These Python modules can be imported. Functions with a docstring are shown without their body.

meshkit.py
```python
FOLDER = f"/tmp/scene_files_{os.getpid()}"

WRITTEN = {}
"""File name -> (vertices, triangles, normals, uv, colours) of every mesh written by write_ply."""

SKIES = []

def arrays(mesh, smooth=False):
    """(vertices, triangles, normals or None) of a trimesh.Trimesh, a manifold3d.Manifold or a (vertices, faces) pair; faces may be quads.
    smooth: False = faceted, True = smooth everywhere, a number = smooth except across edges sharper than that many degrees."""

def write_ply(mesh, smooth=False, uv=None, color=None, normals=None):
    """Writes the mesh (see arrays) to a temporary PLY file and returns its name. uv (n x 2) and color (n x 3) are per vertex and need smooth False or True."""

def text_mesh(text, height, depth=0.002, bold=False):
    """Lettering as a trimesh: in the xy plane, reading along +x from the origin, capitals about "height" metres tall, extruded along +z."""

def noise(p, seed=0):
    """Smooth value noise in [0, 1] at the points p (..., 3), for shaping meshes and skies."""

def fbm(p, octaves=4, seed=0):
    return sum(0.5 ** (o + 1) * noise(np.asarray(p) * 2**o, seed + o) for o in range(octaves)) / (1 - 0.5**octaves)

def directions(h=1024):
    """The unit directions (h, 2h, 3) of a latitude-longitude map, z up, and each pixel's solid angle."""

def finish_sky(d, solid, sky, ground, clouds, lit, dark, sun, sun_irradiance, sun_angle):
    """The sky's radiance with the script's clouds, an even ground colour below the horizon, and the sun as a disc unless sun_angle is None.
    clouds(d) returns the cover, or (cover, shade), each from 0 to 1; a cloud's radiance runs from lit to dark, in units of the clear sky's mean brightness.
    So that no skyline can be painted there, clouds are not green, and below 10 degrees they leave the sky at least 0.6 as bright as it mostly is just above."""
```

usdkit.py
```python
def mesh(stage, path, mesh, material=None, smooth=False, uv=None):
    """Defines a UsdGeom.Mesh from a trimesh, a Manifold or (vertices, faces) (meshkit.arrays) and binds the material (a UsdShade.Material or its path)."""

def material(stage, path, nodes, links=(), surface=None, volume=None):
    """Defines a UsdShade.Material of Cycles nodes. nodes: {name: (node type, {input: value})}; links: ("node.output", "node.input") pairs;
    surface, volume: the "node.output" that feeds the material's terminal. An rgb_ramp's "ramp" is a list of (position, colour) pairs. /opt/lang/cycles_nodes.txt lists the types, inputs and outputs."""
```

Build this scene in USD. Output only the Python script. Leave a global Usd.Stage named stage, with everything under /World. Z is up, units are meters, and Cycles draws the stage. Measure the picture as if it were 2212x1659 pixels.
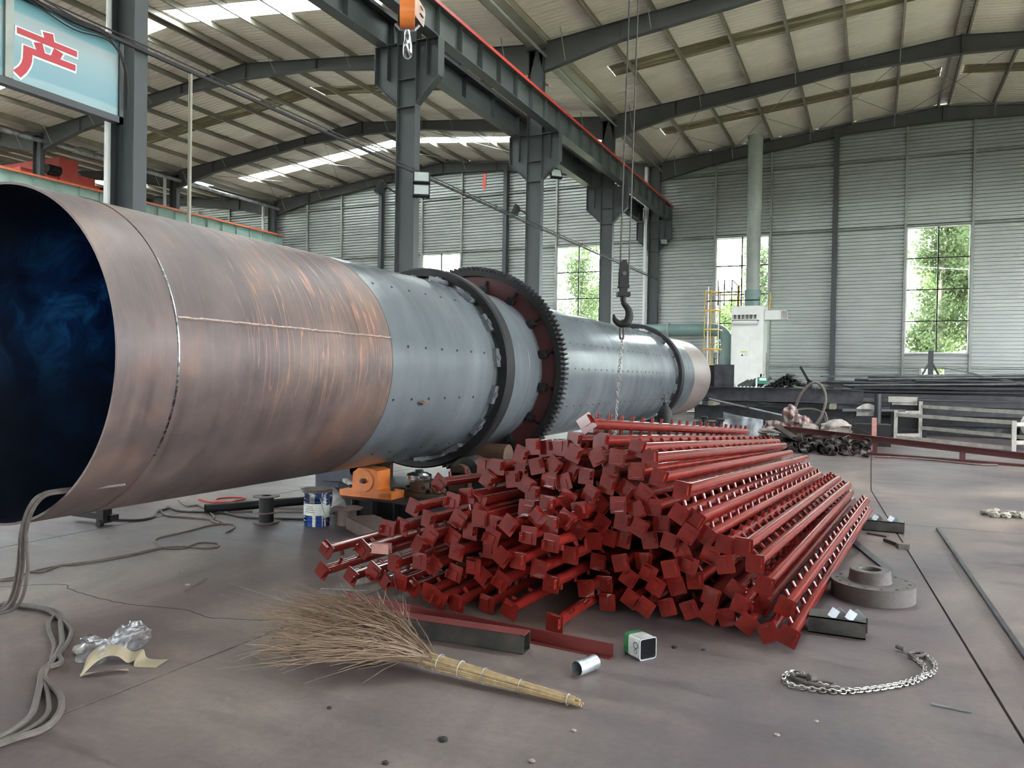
import math, random
import numpy as np
import trimesh, usdkit, meshkit
from shapely.geometry import Polygon, box as sbox, LineString, Point
from shapely.ops import unary_union
from pxr import Usd, UsdGeom, UsdLux, UsdShade, Gf, Sdf, Vt

stage = Usd.Stage.CreateInMemory()
UsdGeom.SetStageUpAxis(stage, 'Z'); UsdGeom.SetStageMetersPerUnit(stage, 1.0)
UsdGeom.Xform.Define(stage, '/World'); UsdGeom.Scope.Define(stage, '/World/Looks')

# ---------------------------------------------------------------- camera, sky, exposure
YAW, PITCH, ROLL, EYE = 0.430211, -0.0134934, 0.0164604, np.array([0, 0, 1.6])
EXPOSURE = 3.3
def camera_axes():
    cy, sy = math.cos(YAW), math.sin(YAW)
    f = np.array([-sy * math.cos(PITCH), cy * math.cos(PITCH), math.sin(PITCH)])
    r = np.array([cy, sy, 0.0]); u = np.cross(r, f)
    return math.cos(ROLL) * r + math.sin(ROLL) * u, -math.sin(ROLL) * r + math.cos(ROLL) * u, f
cr, cu, cf = camera_axes()
cam = UsdGeom.Camera.Define(stage, '/World/camera')
cam.CreateHorizontalApertureAttr(36.0); cam.CreateFocalLengthAttr(36.0 * 1691.36 / 2212)
cam.CreateExposureAttr(EXPOSURE)
m4 = Gf.Matrix4d(*[float(x) for row in ((*cr, 0), (*cu, 0), (*-cf, 0), (*EYE, 1)) for x in row])
cam.AddTransformOp().Set(m4)
dome = UsdLux.DomeLight.Define(stage, '/World/sky')
dome.CreateIntensityAttr(1.0)
dome.CreateColorAttr(Gf.Vec3f(0.93, 0.98, 1.0))

# ---------------------------------------------------------------- helpers: prims
used = {}
def numbered(parent, name):
    k = used.get((parent, name), 0); used[(parent, name)] = k + 1
    return f'{parent}/{name}' + (f'_{k:03d}' if k else '')
LOC = {'/World': np.zeros(3)}
def tag(p, label=None, cat=None, group=None, kind=None):
    for k, v in (('label', label), ('category', cat), ('group', group), ('kind', kind)):
        if v: p.SetCustomDataByKey(k, v)
def thing(name, label, cat, loc=(0, 0, 0), mat=None, group=None, kind=None):
    path = numbered('/World', name)
    x = UsdGeom.Xform.Define(stage, path)
    if mat is None:
        mat = np.eye(4); mat[3, :3] = loc
    x.AddTransformOp().Set(Gf.Matrix4d(*[float(v) for v in np.asarray(mat).ravel()]))
    LOC[path] = np.asarray(mat)[3, :3] if np.allclose(np.asarray(mat)[:3, :3], np.eye(3)) else np.zeros(3)
    tag(x.GetPrim(), label, cat, group, kind)
    return path
def part(parent, name, mesh, mat, smooth=False, label=None, kind=None):
    """one Mesh under parent; mesh = (v, f) in world coordinates (or in the thing's own when it is turned)"""
    path = numbered(parent, name)
    root = '/'.join(path.split('/')[:3])
    v = np.asarray(mesh[0], float) - LOC.get(root, 0)
    m = usdkit.mesh(stage, path, (v, mesh[1]), mat, smooth=smooth)
    tag(m.GetPrim(), label=label, kind=kind)
    return path
def single(name, mesh, mat, label=None, cat=None, group=None, kind=None, smooth=False):
    path = numbered('/World', name)
    m = usdkit.mesh(stage, path, mesh, mat, smooth=smooth)
    tag(m.GetPrim(), label, cat, group, kind)
    return path
def dup(src, name, mat, label, cat, group=None):
    path = numbered('/World', name)
    x = UsdGeom.Xform.Define(stage, path)
    x.GetPrim().GetReferences().AddInternalReference(src)
    x.MakeMatrixXform().Set(Gf.Matrix4d(*[float(v) for v in np.asarray(mat).ravel()]))
    x.GetPrim().SetInstanceable(True)
    tag(x.GetPrim(), label, cat, group)
    return path

# ---------------------------------------------------------------- helpers: meshes, all (v, f)
def cat(*ms):
    ms = [m for m in ms if m is not None]
    if len(ms) == 1 and isinstance(ms[0], list): ms = ms[0]
    V, Fa, n = [], [], 0
    for v, f in ms:
        V.append(np.asarray(v, float)); Fa.append(np.asarray(f, int) + n); n += len(v)
    return np.vstack(V), np.vstack(Fa)
_BF = np.array([[0, 2, 1], [0, 3, 2], [4, 5, 6], [4, 6, 7], [0, 1, 5], [0, 5, 4], [1, 2, 6], [1, 6, 5], [2, 3, 7], [2, 7, 6], [3, 0, 4], [3, 4, 7]])
def box(c, s, rz=0.0, R=None):
    x, y, z = np.asarray(s, float) / 2
    v = np.array([[-x, -y, -z], [x, -y, -z], [x, y, -z], [-x, y, -z], [-x, -y, z], [x, -y, z], [x, y, z], [-x, y, z]])
    if rz: v = v @ rotz(rz).T
    if R is not None: v = v @ np.asarray(R).T
    return v + np.asarray(c, float), _BF.copy()
def bb(x0, x1, y0, y1, z0, z1): return box(((x0 + x1) / 2, (y0 + y1) / 2, (z0 + z1) / 2), (abs(x1 - x0), abs(y1 - y0), abs(z1 - z0)))
def rotz(a): c, s = math.cos(a), math.sin(a); return np.array([[c, -s, 0], [s, c, 0], [0, 0, 1.0]])
def roty(a): c, s = math.cos(a), math.sin(a); return np.array([[c, 0, s], [0, 1.0, 0], [-s, 0, c]])
def rotx(a): c, s = math.cos(a), math.sin(a); return np.array([[1.0, 0, 0], [0, c, -s], [0, s, c]])
def frame(d, up=(0, 0, 1)):
    d = np.asarray(d, float); d = d / np.linalg.norm(d)
    up = np.asarray(up, float)
    if abs(d @ up) > 0.98: up = np.array([1.0, 0, 0])
    a = np.cross(d, up); a /= np.linalg.norm(a)
    return a, d, np.cross(a, d)                                      # x across, y along, z up
def bar(p, q, w, h, up=(0, 0, 1)):
    p, q = np.asarray(p, float), np.asarray(q, float)
    a, d, u = frame(q - p, up)
    return box((p + q) / 2, (w, np.linalg.norm(q - p), h), R=np.stack([a, d, u], 1))
def cyl(p, q, r, n=16, r2=None, caps=True, inner=None):
    p, q = np.asarray(p, float), np.asarray(q, float)
    a, d, u = frame(q - p); r2 = r if r2 is None else r2
    t = np.arange(n) * 2 * math.pi / n
    ring = np.cos(t)[:, None] * a + np.sin(t)[:, None] * u
    i = np.arange(n); j = (i + 1) % n
    if inner:
        V = np.vstack([p + r * ring, q + r2 * ring, p + (r - inner) * ring, q + (r2 - inner) * ring]); F = []
        for (o, e, flip) in ((0, n, 0), (2 * n, 3 * n, 1)):
            A = np.stack([o + i, o + j, e + j], 1); B = np.stack([o + i, e + j, e + i], 1)
            F += [A[:, ::-1], B[:, ::-1]] if not flip else [A, B]
        A = np.stack([i, j, 2 * n + j], 1); B = np.stack([i, 2 * n + j, 2 * n + i], 1); F += [A, B]
        A = np.stack([n + i, n + j, 3 * n + j], 1); B = np.stack([n + i, 3 * n + j, 3 * n + i], 1); F += [A[:, ::-1], B[:, ::-1]]
        return V, np.vstack(F)[:, ::-1]
    V = np.vstack([p + r * ring, q + r2 * ring]); F = [np.stack([i, n + j, j], 1), np.stack([i, n + i, n + j], 1)]
    if caps:
        V = np.vstack([V, p, q]); F += [np.stack([i, j, np.full(n, 2 * n)], 1), np.stack([n + j, n + i, np.full(n, 2 * n + 1)], 1)]
    return V, np.vstack(F)
def smooth_path(pts, k=6):
    P = np.asarray(pts, float)
    if len(P) < 3: return P
    Q = np.vstack([2 * P[0] - P[1], P, 2 * P[-1] - P[-2]]); out = []
    for i in range(1, len(Q) - 2):
        for t in np.linspace(0, 1, k, endpoint=False):
            out.append(.5 * ((2 * Q[i]) + (-Q[i - 1] + Q[i + 1]) * t + (2 * Q[i - 1] - 5 * Q[i] + 4 * Q[i + 1] - Q[i + 2]) * t * t + (-Q[i - 1] + 3 * Q[i] - 3 * Q[i + 1] + Q[i + 2]) * t ** 3))
    return np.vstack([out, P[-1]])
def tube(pts, r, n=6, k=0, close=False):
    P = smooth_path(pts, k) if k else np.asarray(pts, float)
    if np.ndim(r) and len(r) != len(P): r = np.interp(np.linspace(0, 1, len(P)), np.linspace(0, 1, len(r)), r)
    if close: P = np.vstack([P, P[0]])
    T = np.gradient(P, axis=0); T /= np.linalg.norm(T, axis=1, keepdims=True) + 1e-12
    if close: T[0] = T[-1] = (P[1] - P[-2]) / np.linalg.norm(P[1] - P[-2])
    a = frame(T[0])[0]; A = []
    for t in T:
        a = a - t * (a @ t); a = a / (np.linalg.norm(a) + 1e-12); A.append(a)
    A = np.array(A); B = np.cross(T, A); ang = np.arange(n) * 2 * math.pi / n
    rr = np.broadcast_to(r, (len(P),))[:, None, None]
    V = (P[:, None] + rr * (np.cos(ang)[None, :, None] * A[:, None] + np.sin(ang)[None, :, None] * B[:, None])).reshape(-1, 3)
    i, j = np.meshgrid(np.arange(len(P) - 1), np.arange(n), indexing='ij'); j2 = (j + 1) % n
    q = np.stack([i * n + j, i * n + j2, (i + 1) * n + j2, (i + 1) * n + j], -1).reshape(-1, 4)
    F = np.vstack([q[:, [0, 1, 2]], q[:, [0, 2, 3]]])
    if not close:
        m = len(V); V = np.vstack([V, P[0], P[-1]]); e = np.arange(n); e2 = (e + 1) % n; o = (len(P) - 1) * n
        F = np.vstack([F, np.stack([e2, e, np.full(n, m)], 1), np.stack([o + e, o + e2, np.full(n, m + 1)], 1)])
    return V, F
def lathe(prof, n=32, close=False):
    """prof: (r, z) list, turned about z"""
    P = np.asarray(prof, float); t = np.arange(n) * 2 * math.pi / n
    V = np.stack([P[:, 0][:, None] * np.cos(t), P[:, 0][:, None] * np.sin(t), np.broadcast_to(P[:, 1][:, None], (len(P), n))], -1).reshape(-1, 3)
    m = len(P); i, j = np.meshgrid(np.arange(m if close else m - 1), np.arange(n), indexing='ij'); i2 = (i + 1) % m; j2 = (j + 1) % n
    q = np.stack([i * n + j, i * n + j2, i2 * n + j2, i2 * n + j], -1).reshape(-1, 4)
    return V, np.vstack([q[:, [0, 1, 2]], q[:, [0, 2, 3]]])
def move(m, t=(0, 0, 0), R=None, s=1.0):
    v = np.asarray(m[0], float) * s
    if R is not None: v = v @ np.asarray(R).T
    return v + np.asarray(t, float), m[1]
def prism(poly, h, R=None, t=(0, 0, 0)):
    """shapely polygon in xy, thickness h along +z, then turned by R and moved"""
    ps = list(poly.geoms) if hasattr(poly, 'geoms') else [poly]
    ms = []
    for p in ps:
        e = trimesh.creation.extrude_polygon(p, h); ms.append((np.array(e.vertices), np.array(e.faces)))
    return move(cat(*ms), t, R)
XZ = np.array([[1, 0, 0], [0, 0, -1], [0, 1, 0.0]])                  # polygon (x, z) -> world, thickness towards -y
YZ = np.array([[0, 0, 1], [1, 0, 0], [0, 1, 0.0]])                   # polygon (y, z) -> world, thickness towards +x
def isection(p, q, h, b, tw=.01, tf=.014, up=(0, 0, 1)):
    p, q = np.asarray(p, float), np.asarray(q, float); a, d, u = frame(q - p, up); R = np.stack([a, d, u], 1); L = np.linalg.norm(q - p); c = (p + q) / 2
    return cat(box(c, (tw, L, h - 2 * tf), R=R), box(c + u * (h - tf) / 2, (b, L, tf), R=R), box(c - u * (h - tf) / 2, (b, L, tf), R=R))
def blob(c, s, seed, amp=.25, freq=3.0, sub=3):
    e = trimesh.creation.icosphere(subdivisions=sub); v = np.array(e.vertices)
    k = 1 + amp * (meshkit.fbm(v * freq + seed * 7.3, 3, seed) - .5) * 2
    return v * k[:, None] * np.asarray(s) + np.asarray(c), np.array(e.faces)

# ---------------------------------------------------------------- helpers: materials
def lin(*c):
    c = np.array(c, float) / 255
    return tuple(float(x) for x in np.where(c <= .04045, c / 12.92, ((c + .055) / 1.055) ** 2.4))
def plain(name, c, rough=.5, metal=0.0, coat=0.0, spec=.5):
    return usdkit.material(stage, '/World/Looks/' + name, {'p': ('principled_bsdf', {'base_color': lin(*c), 'roughness': rough, 'metallic': metal, 'coat_weight': coat, 'coat_roughness': .12, 'specular_ior_level': spec})}, [], surface='p.BSDF')
def mottle(name, stops, scale=3.0, rough=(.4, .6), metal=0.0, detail=6, stretch=(1, 1, 1), bump=0.0, bscale=40, bdist=.01, coat=0.0, second=None, nrough=.6, random_v=0.0, spec=.5):
    """noise-driven colour ramp, roughness range, optional fine bump; second = (stops, scale, stretch) multiplies over it"""
    n = {'g': ('texture_coordinate', {}), 'mp': ('mapping', {'scale': stretch}), 'n': ('noise_texture', {'scale': scale, 'detail': detail, 'roughness': nrough}),
         'r': ('rgb_ramp', {'ramp': [(a, lin(*c)) for a, c in stops]}), 'mr': ('map_range', {'from_min': .3, 'from_max': .7, 'to_min': rough[0], 'to_max': rough[1]}),
         'p': ('principled_bsdf', {'metallic': metal, 'coat_weight': coat, 'coat_roughness': .1, 'specular_ior_level': spec})}
    l = [('g.object', 'mp.vector'), ('mp.vector', 'n.vector'), ('n.fac', 'r.fac'), ('n.fac', 'mr.value'), ('mr.result', 'p.roughness')]
    out = 'r.color'
    if second:
        n['mp2'] = ('mapping', {'scale': second[2]}); n['n2'] = ('noise_texture', {'scale': second[1], 'detail': 5, 'roughness': .6})
        n['r2'] = ('rgb_ramp', {'ramp': [(a, (c, c, c)) if np.ndim(c) == 0 else (a, lin(*c)) for a, c in second[0]]})
        n['mx'] = ('mix_color', {'blend_type': 'multiply', 'fac': 1.0})
        l += [('g.object', 'mp2.vector'), ('mp2.vector', 'n2.vector'), ('n2.fac', 'r2.fac'), (out, 'mx.a'), ('r2.color', 'mx.b')]; out = 'mx.result'
    if random_v:
        n['oi'] = ('object_info', {}); n['rv'] = ('map_range', {'from_min': 0.0, 'from_max': 1.0, 'to_min': 1 - random_v, 'to_max': 1 + random_v}); n['hv'] = ('hsv', {'hue': .5, 'saturation': 1.0, 'fac': 1.0})
        l += [('oi.random', 'rv.value'), ('rv.result', 'hv.value'), (out, 'hv.color')]; out = 'hv.color'
    l.append((out, 'p.base_color'))
    if bump:
        n['bn'] = ('noise_texture', {'scale': bscale, 'detail': 4}); n['b'] = ('bump', {'strength': bump, 'distance': bdist})
        l += [('mp.vector', 'bn.vector'), ('bn.fac', 'b.height'), ('b.normal', 'p.normal')]
    return usdkit.material(stage, '/World/Looks/' + name, n, l, surface='p.BSDF')

M = {}
M['steel_dark'] = mottle('dark_grey_steel_paint', [(.3, (51, 55, 57)), (.7, (64, 69, 70))], 1.5, (.45, .6), stretch=(1, 1, .3))
M['girder'] = mottle('grey_girder_paint', [(.3, (62, 68, 68)), (.7, (77, 83, 82))], 1.2, (.45, .6))
M['rafter'] = mottle('charcoal_rafter_paint', [(.3, (62, 64, 66)), (.7, (78, 80, 80))], 1.0, (.5, .65))
M['siding'] = mottle('galvanised_wall_sheet', [(.3, (150, 154, 152)), (.7, (160, 164, 161))], .5, (.34, .4), metal=.4)
M['girt'] = mottle('galvanised_girt', [(.3, (120, 126, 120)), (.7, (148, 152, 146))], 2.0, (.35, .5), metal=.4)
M['roof'] = mottle('white_roof_lining', [(.3, (222, 215, 200)), (.7, (236, 230, 216))], .7, (.4, .6), stretch=(1, 1, 1))
M['purlin'] = mottle('purlin_steel', [(.3, (126, 123, 110)), (.7, (146, 142, 128))], 2.0, (.4, .55))
M['rail_red'] = mottle('red_rail_paint', [(.3, (168, 50, 42)), (.7, (190, 70, 58))], 6.0)
M['rail_orange'] = mottle('orange_rail_paint', [(.3, (190, 92, 62)), (.7, (214, 118, 84))], 6.0)
M['teal'] = mottle('pale_green_girder_paint', [(.3, (128, 152, 142)), (.7, (150, 174, 163))], 2.0)
M['crane_red'] = mottle('red_crane_paint', [(.3, (176, 66, 60)), (.7, (200, 84, 76))], 2.0)
M['black'] = mottle('black_steel', [(.3, (20, 20, 22)), (.7, (33, 33, 35))], 3.0, (.5, .65), spec=.3)
M['dark_stock'] = mottle('dark_mill_steel', [(.3, (46, 46, 49)), (.7, (70, 70, 74))], 4.0, (.35, .55), metal=.5, random_v=.25)
M['stock_a'] = mottle('dark_bar_steel', [(.3, (44, 44, 47)), (.7, (66, 66, 70))], 3.0, (.35, .5), metal=.4)
M['stock_b'] = mottle('grey_bar_steel', [(.3, (72, 72, 75)), (.7, (104, 104, 106))], 3.0, (.3, .45), metal=.5)
M['dark_scrap'] = mottle('dark_scrap_steel', [(.3, (40, 36, 36)), (.6, (66, 58, 56)), (.8, (92, 80, 76))], 5.0, (.35, .6), metal=.5, random_v=.3)
M['white_paint'] = mottle('white_enamel', [(.3, (212, 214, 210)), (.7, (228, 230, 226))], 2.0, (.35, .5))
M['rack_white'] = mottle('worn_white_rack_paint', [(.32, (120, 114, 108)), (.5, (154, 150, 144)), (.7, (168, 165, 160))], 4.0, (.5, .7))
M['pvc'] = plain('white_pvc', (196, 198, 197), .4)
M['galv'] = mottle('galvanised_sheet', [(.3, (140, 146, 150)), (.7, (186, 192, 198))], 3.0, (.25, .4), metal=.7)
M['chrome'] = mottle('machined_steel', [(.3, (150, 154, 158)), (.7, (190, 194, 198))], 8.0, (.18, .3), metal=1.0, stretch=(1, 1, 6))
M['chain'] = mottle('chain_steel', [(.3, (140, 138, 136)), (.7, (192, 190, 186))], 20.0, (.25, .4), metal=.9)
M['yellow'] = mottle('yellow_safety_paint', [(.3, (196, 150, 48)), (.7, (222, 178, 70))], 4.0)
M['duct'] = mottle('grey_green_duct', [(.3, (132, 140, 134)), (.7, (160, 166, 158))], 1.0, (.35, .5))
M['duct_teal'] = mottle('teal_grey_duct', [(.3, (96, 122, 120)), (.7, (122, 146, 142))], 1.0, (.35, .5))
M['red'] = mottle('glossy_red_oxide_paint', [(.3, (100, 25, 22)), (.7, (114, 31, 25))], 3.0, (.15, .2), coat=.25, spec=.4, random_v=.12)
M['red_flat'] = mottle('red_oxide_primer', [(.3, (88, 25, 26)), (.7, (106, 34, 33))], 5.0, (.45, .6))
M['red_dark'] = mottle('dark_red_primer', [(.3, (58, 21, 23)), (.7, (76, 31, 32))], 4.0, (.5, .65))
M['iron'] = mottle('dusty_cast_iron', [(.3, (68, 62, 62)), (.7, (94, 88, 86))], 9.0, (.6, .8), bump=.3, bscale=120)
M['raw_steel'] = mottle('raw_rolled_steel', [(.3, (66, 66, 66)), (.55, (84, 84, 82)), (.75, (104, 96, 90))], 7.0, (.35, .55), metal=.6, stretch=(1, 4, 1))
M['orange'] = mottle('orange_machine_paint', [(.3, (196, 104, 40)), (.7, (222, 130, 58))], 4.0, (.4, .55))
M['brown'] = mottle('grimy_brown_casting', [(.3, (64, 48, 38)), (.7, (98, 72, 54))], 6.0, (.5, .7))
M['plate_dusty'] = mottle('dusty_brown_plate', [(.3, (84, 70, 65)), (.7, (112, 96, 89))], 5.0, (.6, .8))
M['rubber'] = mottle('grey_rubber_hose', [(.3, (70, 64, 62)), (.7, (104, 96, 92))], 12.0, (.5, .7))
M['cable_dark'] = plain('dark_cable', (44, 42, 42), .55)
M['cable_brown'] = mottle('dusty_brown_cable', [(.3, (78, 66, 60)), (.7, (108, 94, 86))], 15.0, (.6, .8))
M['hose_red'] = plain('red_hose', (178, 52, 44), .5)
M['twig'] = mottle('dry_bamboo_twigs', [(.3, (128, 108, 88)), (.5, (166, 145, 122)), (.7, (192, 174, 150))], 14.0, (.6, .8))
M['cane'] = mottle('bamboo_cane', [(.3, (138, 118, 86)), (.7, (178, 156, 116))], 25.0, (.45, .6))
M['paper'] = mottle('tan_paper', [(.3, (146, 133, 112)), (.7, (164, 151, 129))], 6.0, (.6, .75), bump=.2, bscale=20)
M['lamp_glass'] = plain('floodlight_glass', (150, 156, 154), .15)
M['yellow_label'] = plain('yellow_label', (208, 190, 60), .5)
M['ink'] = plain('dark_print', (58, 60, 62), .5)
M['sticker'] = mottle('pale_green_white_label', [(.35, (196, 204, 196)), (.6, (216, 220, 212))], 14.0, (.4, .5))
M['green_box'] = plain('green_carton', (44, 116, 96), .5)
M['crack'] = plain('crack_dark', (52, 46, 46), .9)
M['under'] = plain('joint_filler', (44, 40, 40), .9)
M['pink'] = mottle('pink_primer', [(.3, (160, 112, 104)), (.7, (184, 134, 126))], 8.0)
M['earth'] = mottle('outside_ground', [(.3, (110, 118, 84)), (.7, (150, 146, 122))], .4, (.8, .95))
M['bark'] = mottle('poplar_bark', [(.3, (104, 98, 84)), (.7, (140, 134, 118))], 5.0, (.8, .9), stretch=(1, 1, .3))
M['sack'] = mottle('white_woven_sack', [(.3, (128, 120, 114)), (.7, (160, 152, 146))], 6.0, (.6, .8), bump=.3, bscale=30)
M['lump'] = mottle('pale_rubble', [(.3, (110, 104, 96)), (.7, (170, 164, 152))], 9.0, (.7, .9))
M['blue_board'] = mottle('slate_blue_board', [(.3, (74, 76, 88)), (.7, (94, 97, 110))], 3.0, (.5, .65))
M['bag_grey'] = plain('grey_plastic', (150, 148, 146), .35)
def node_mat(name, nodes, links, surface): return usdkit.material(stage, '/World/Looks/' + name, nodes, links, surface=surface)
# floor: worn concrete, brown-grey with violet-grey stains, paler scuffs swept one way
M['floor'] = node_mat('worn_concrete', {
    'g': ('texture_coordinate', {}),
    'm1': ('mapping', {'scale': (.42, .3, 1), 'rotation': (0, 0, .4)}), 'n1': ('noise_texture', {'scale': 1.0, 'detail': 6, 'roughness': .55, 'distortion': .6}),
    'r1': ('rgb_ramp', {'ramp': [(.34, lin(72, 64, 69)), (.46, lin(88, 80, 82)), (.56, lin(103, 94, 91)), (.66, lin(128, 117, 109))]}),
    'm2': ('mapping', {'rotation': (0, 0, .5), 'scale': (.6, 3.2, 1)}), 'n2': ('noise_texture', {'scale': 1.6, 'detail': 8, 'roughness': .7, 'distortion': .4}),
    'r2': ('rgb_ramp', {'ramp': [(.3, (.66, .64, .66)), (.5, (.98, .97, .98)), (.68, (1.3, 1.27, 1.22))]}),
    'n3': ('noise_texture', {'scale': 22.0, 'detail': 8, 'roughness': .7}), 'r3': ('rgb_ramp', {'ramp': [(.3, (.82, .81, .82)), (.55, (1.0, 1.0, 1.0)), (.75, (1.14, 1.13, 1.12))]}),
    'n4': ('noise_texture', {'scale': .55, 'detail': 3}), 'r4': ('rgb_ramp', {'ramp': [(.42, (1.0, 1.0, 1.0)), (.62, (1.06, .98, .98))]}),
    'x1': ('mix_color', {'blend_type': 'multiply', 'fac': .85, 'use_clamp': False}), 'x2': ('mix_color', {'blend_type': 'multiply', 'fac': .9, 'use_clamp': False}), 'x3': ('mix_color', {'blend_type': 'multiply', 'fac': 1.0}),
    'mr': ('map_range', {'from_min': .3, 'from_max': .7, 'to_min': .42, 'to_max': .68}), 'b': ('bump', {'strength': .25, 'distance': .006}),
    'p': ('principled_bsdf', {'specular_ior_level': .45})},
    [('g.object', 'm1.vector'), ('m1.vector', 'n1.vector'), ('n1.fac', 'r1.fac'), ('g.object', 'm2.vector'), ('m2.vector', 'n2.vector'), ('n2.fac', 'r2.fac'),
     ('g.object', 'n3.vector'), ('n3.fac', 'r3.fac'), ('g.object', 'n4.vector'), ('n4.fac', 'r4.fac'),
     ('r1.color', 'x1.a'), ('r2.color', 'x1.b'), ('x1.result', 'x2.a'), ('r3.color', 'x2.b'), ('x2.result', 'x3.a'), ('r4.color', 'x3.b'), ('x3.result', 'p.base_color'),
     ('n2.fac', 'mr.value'), ('mr.result', 'p.roughness'), ('n3.fac', 'b.height'), ('b.normal', 'p.normal')], 'p.BSDF')

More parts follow.
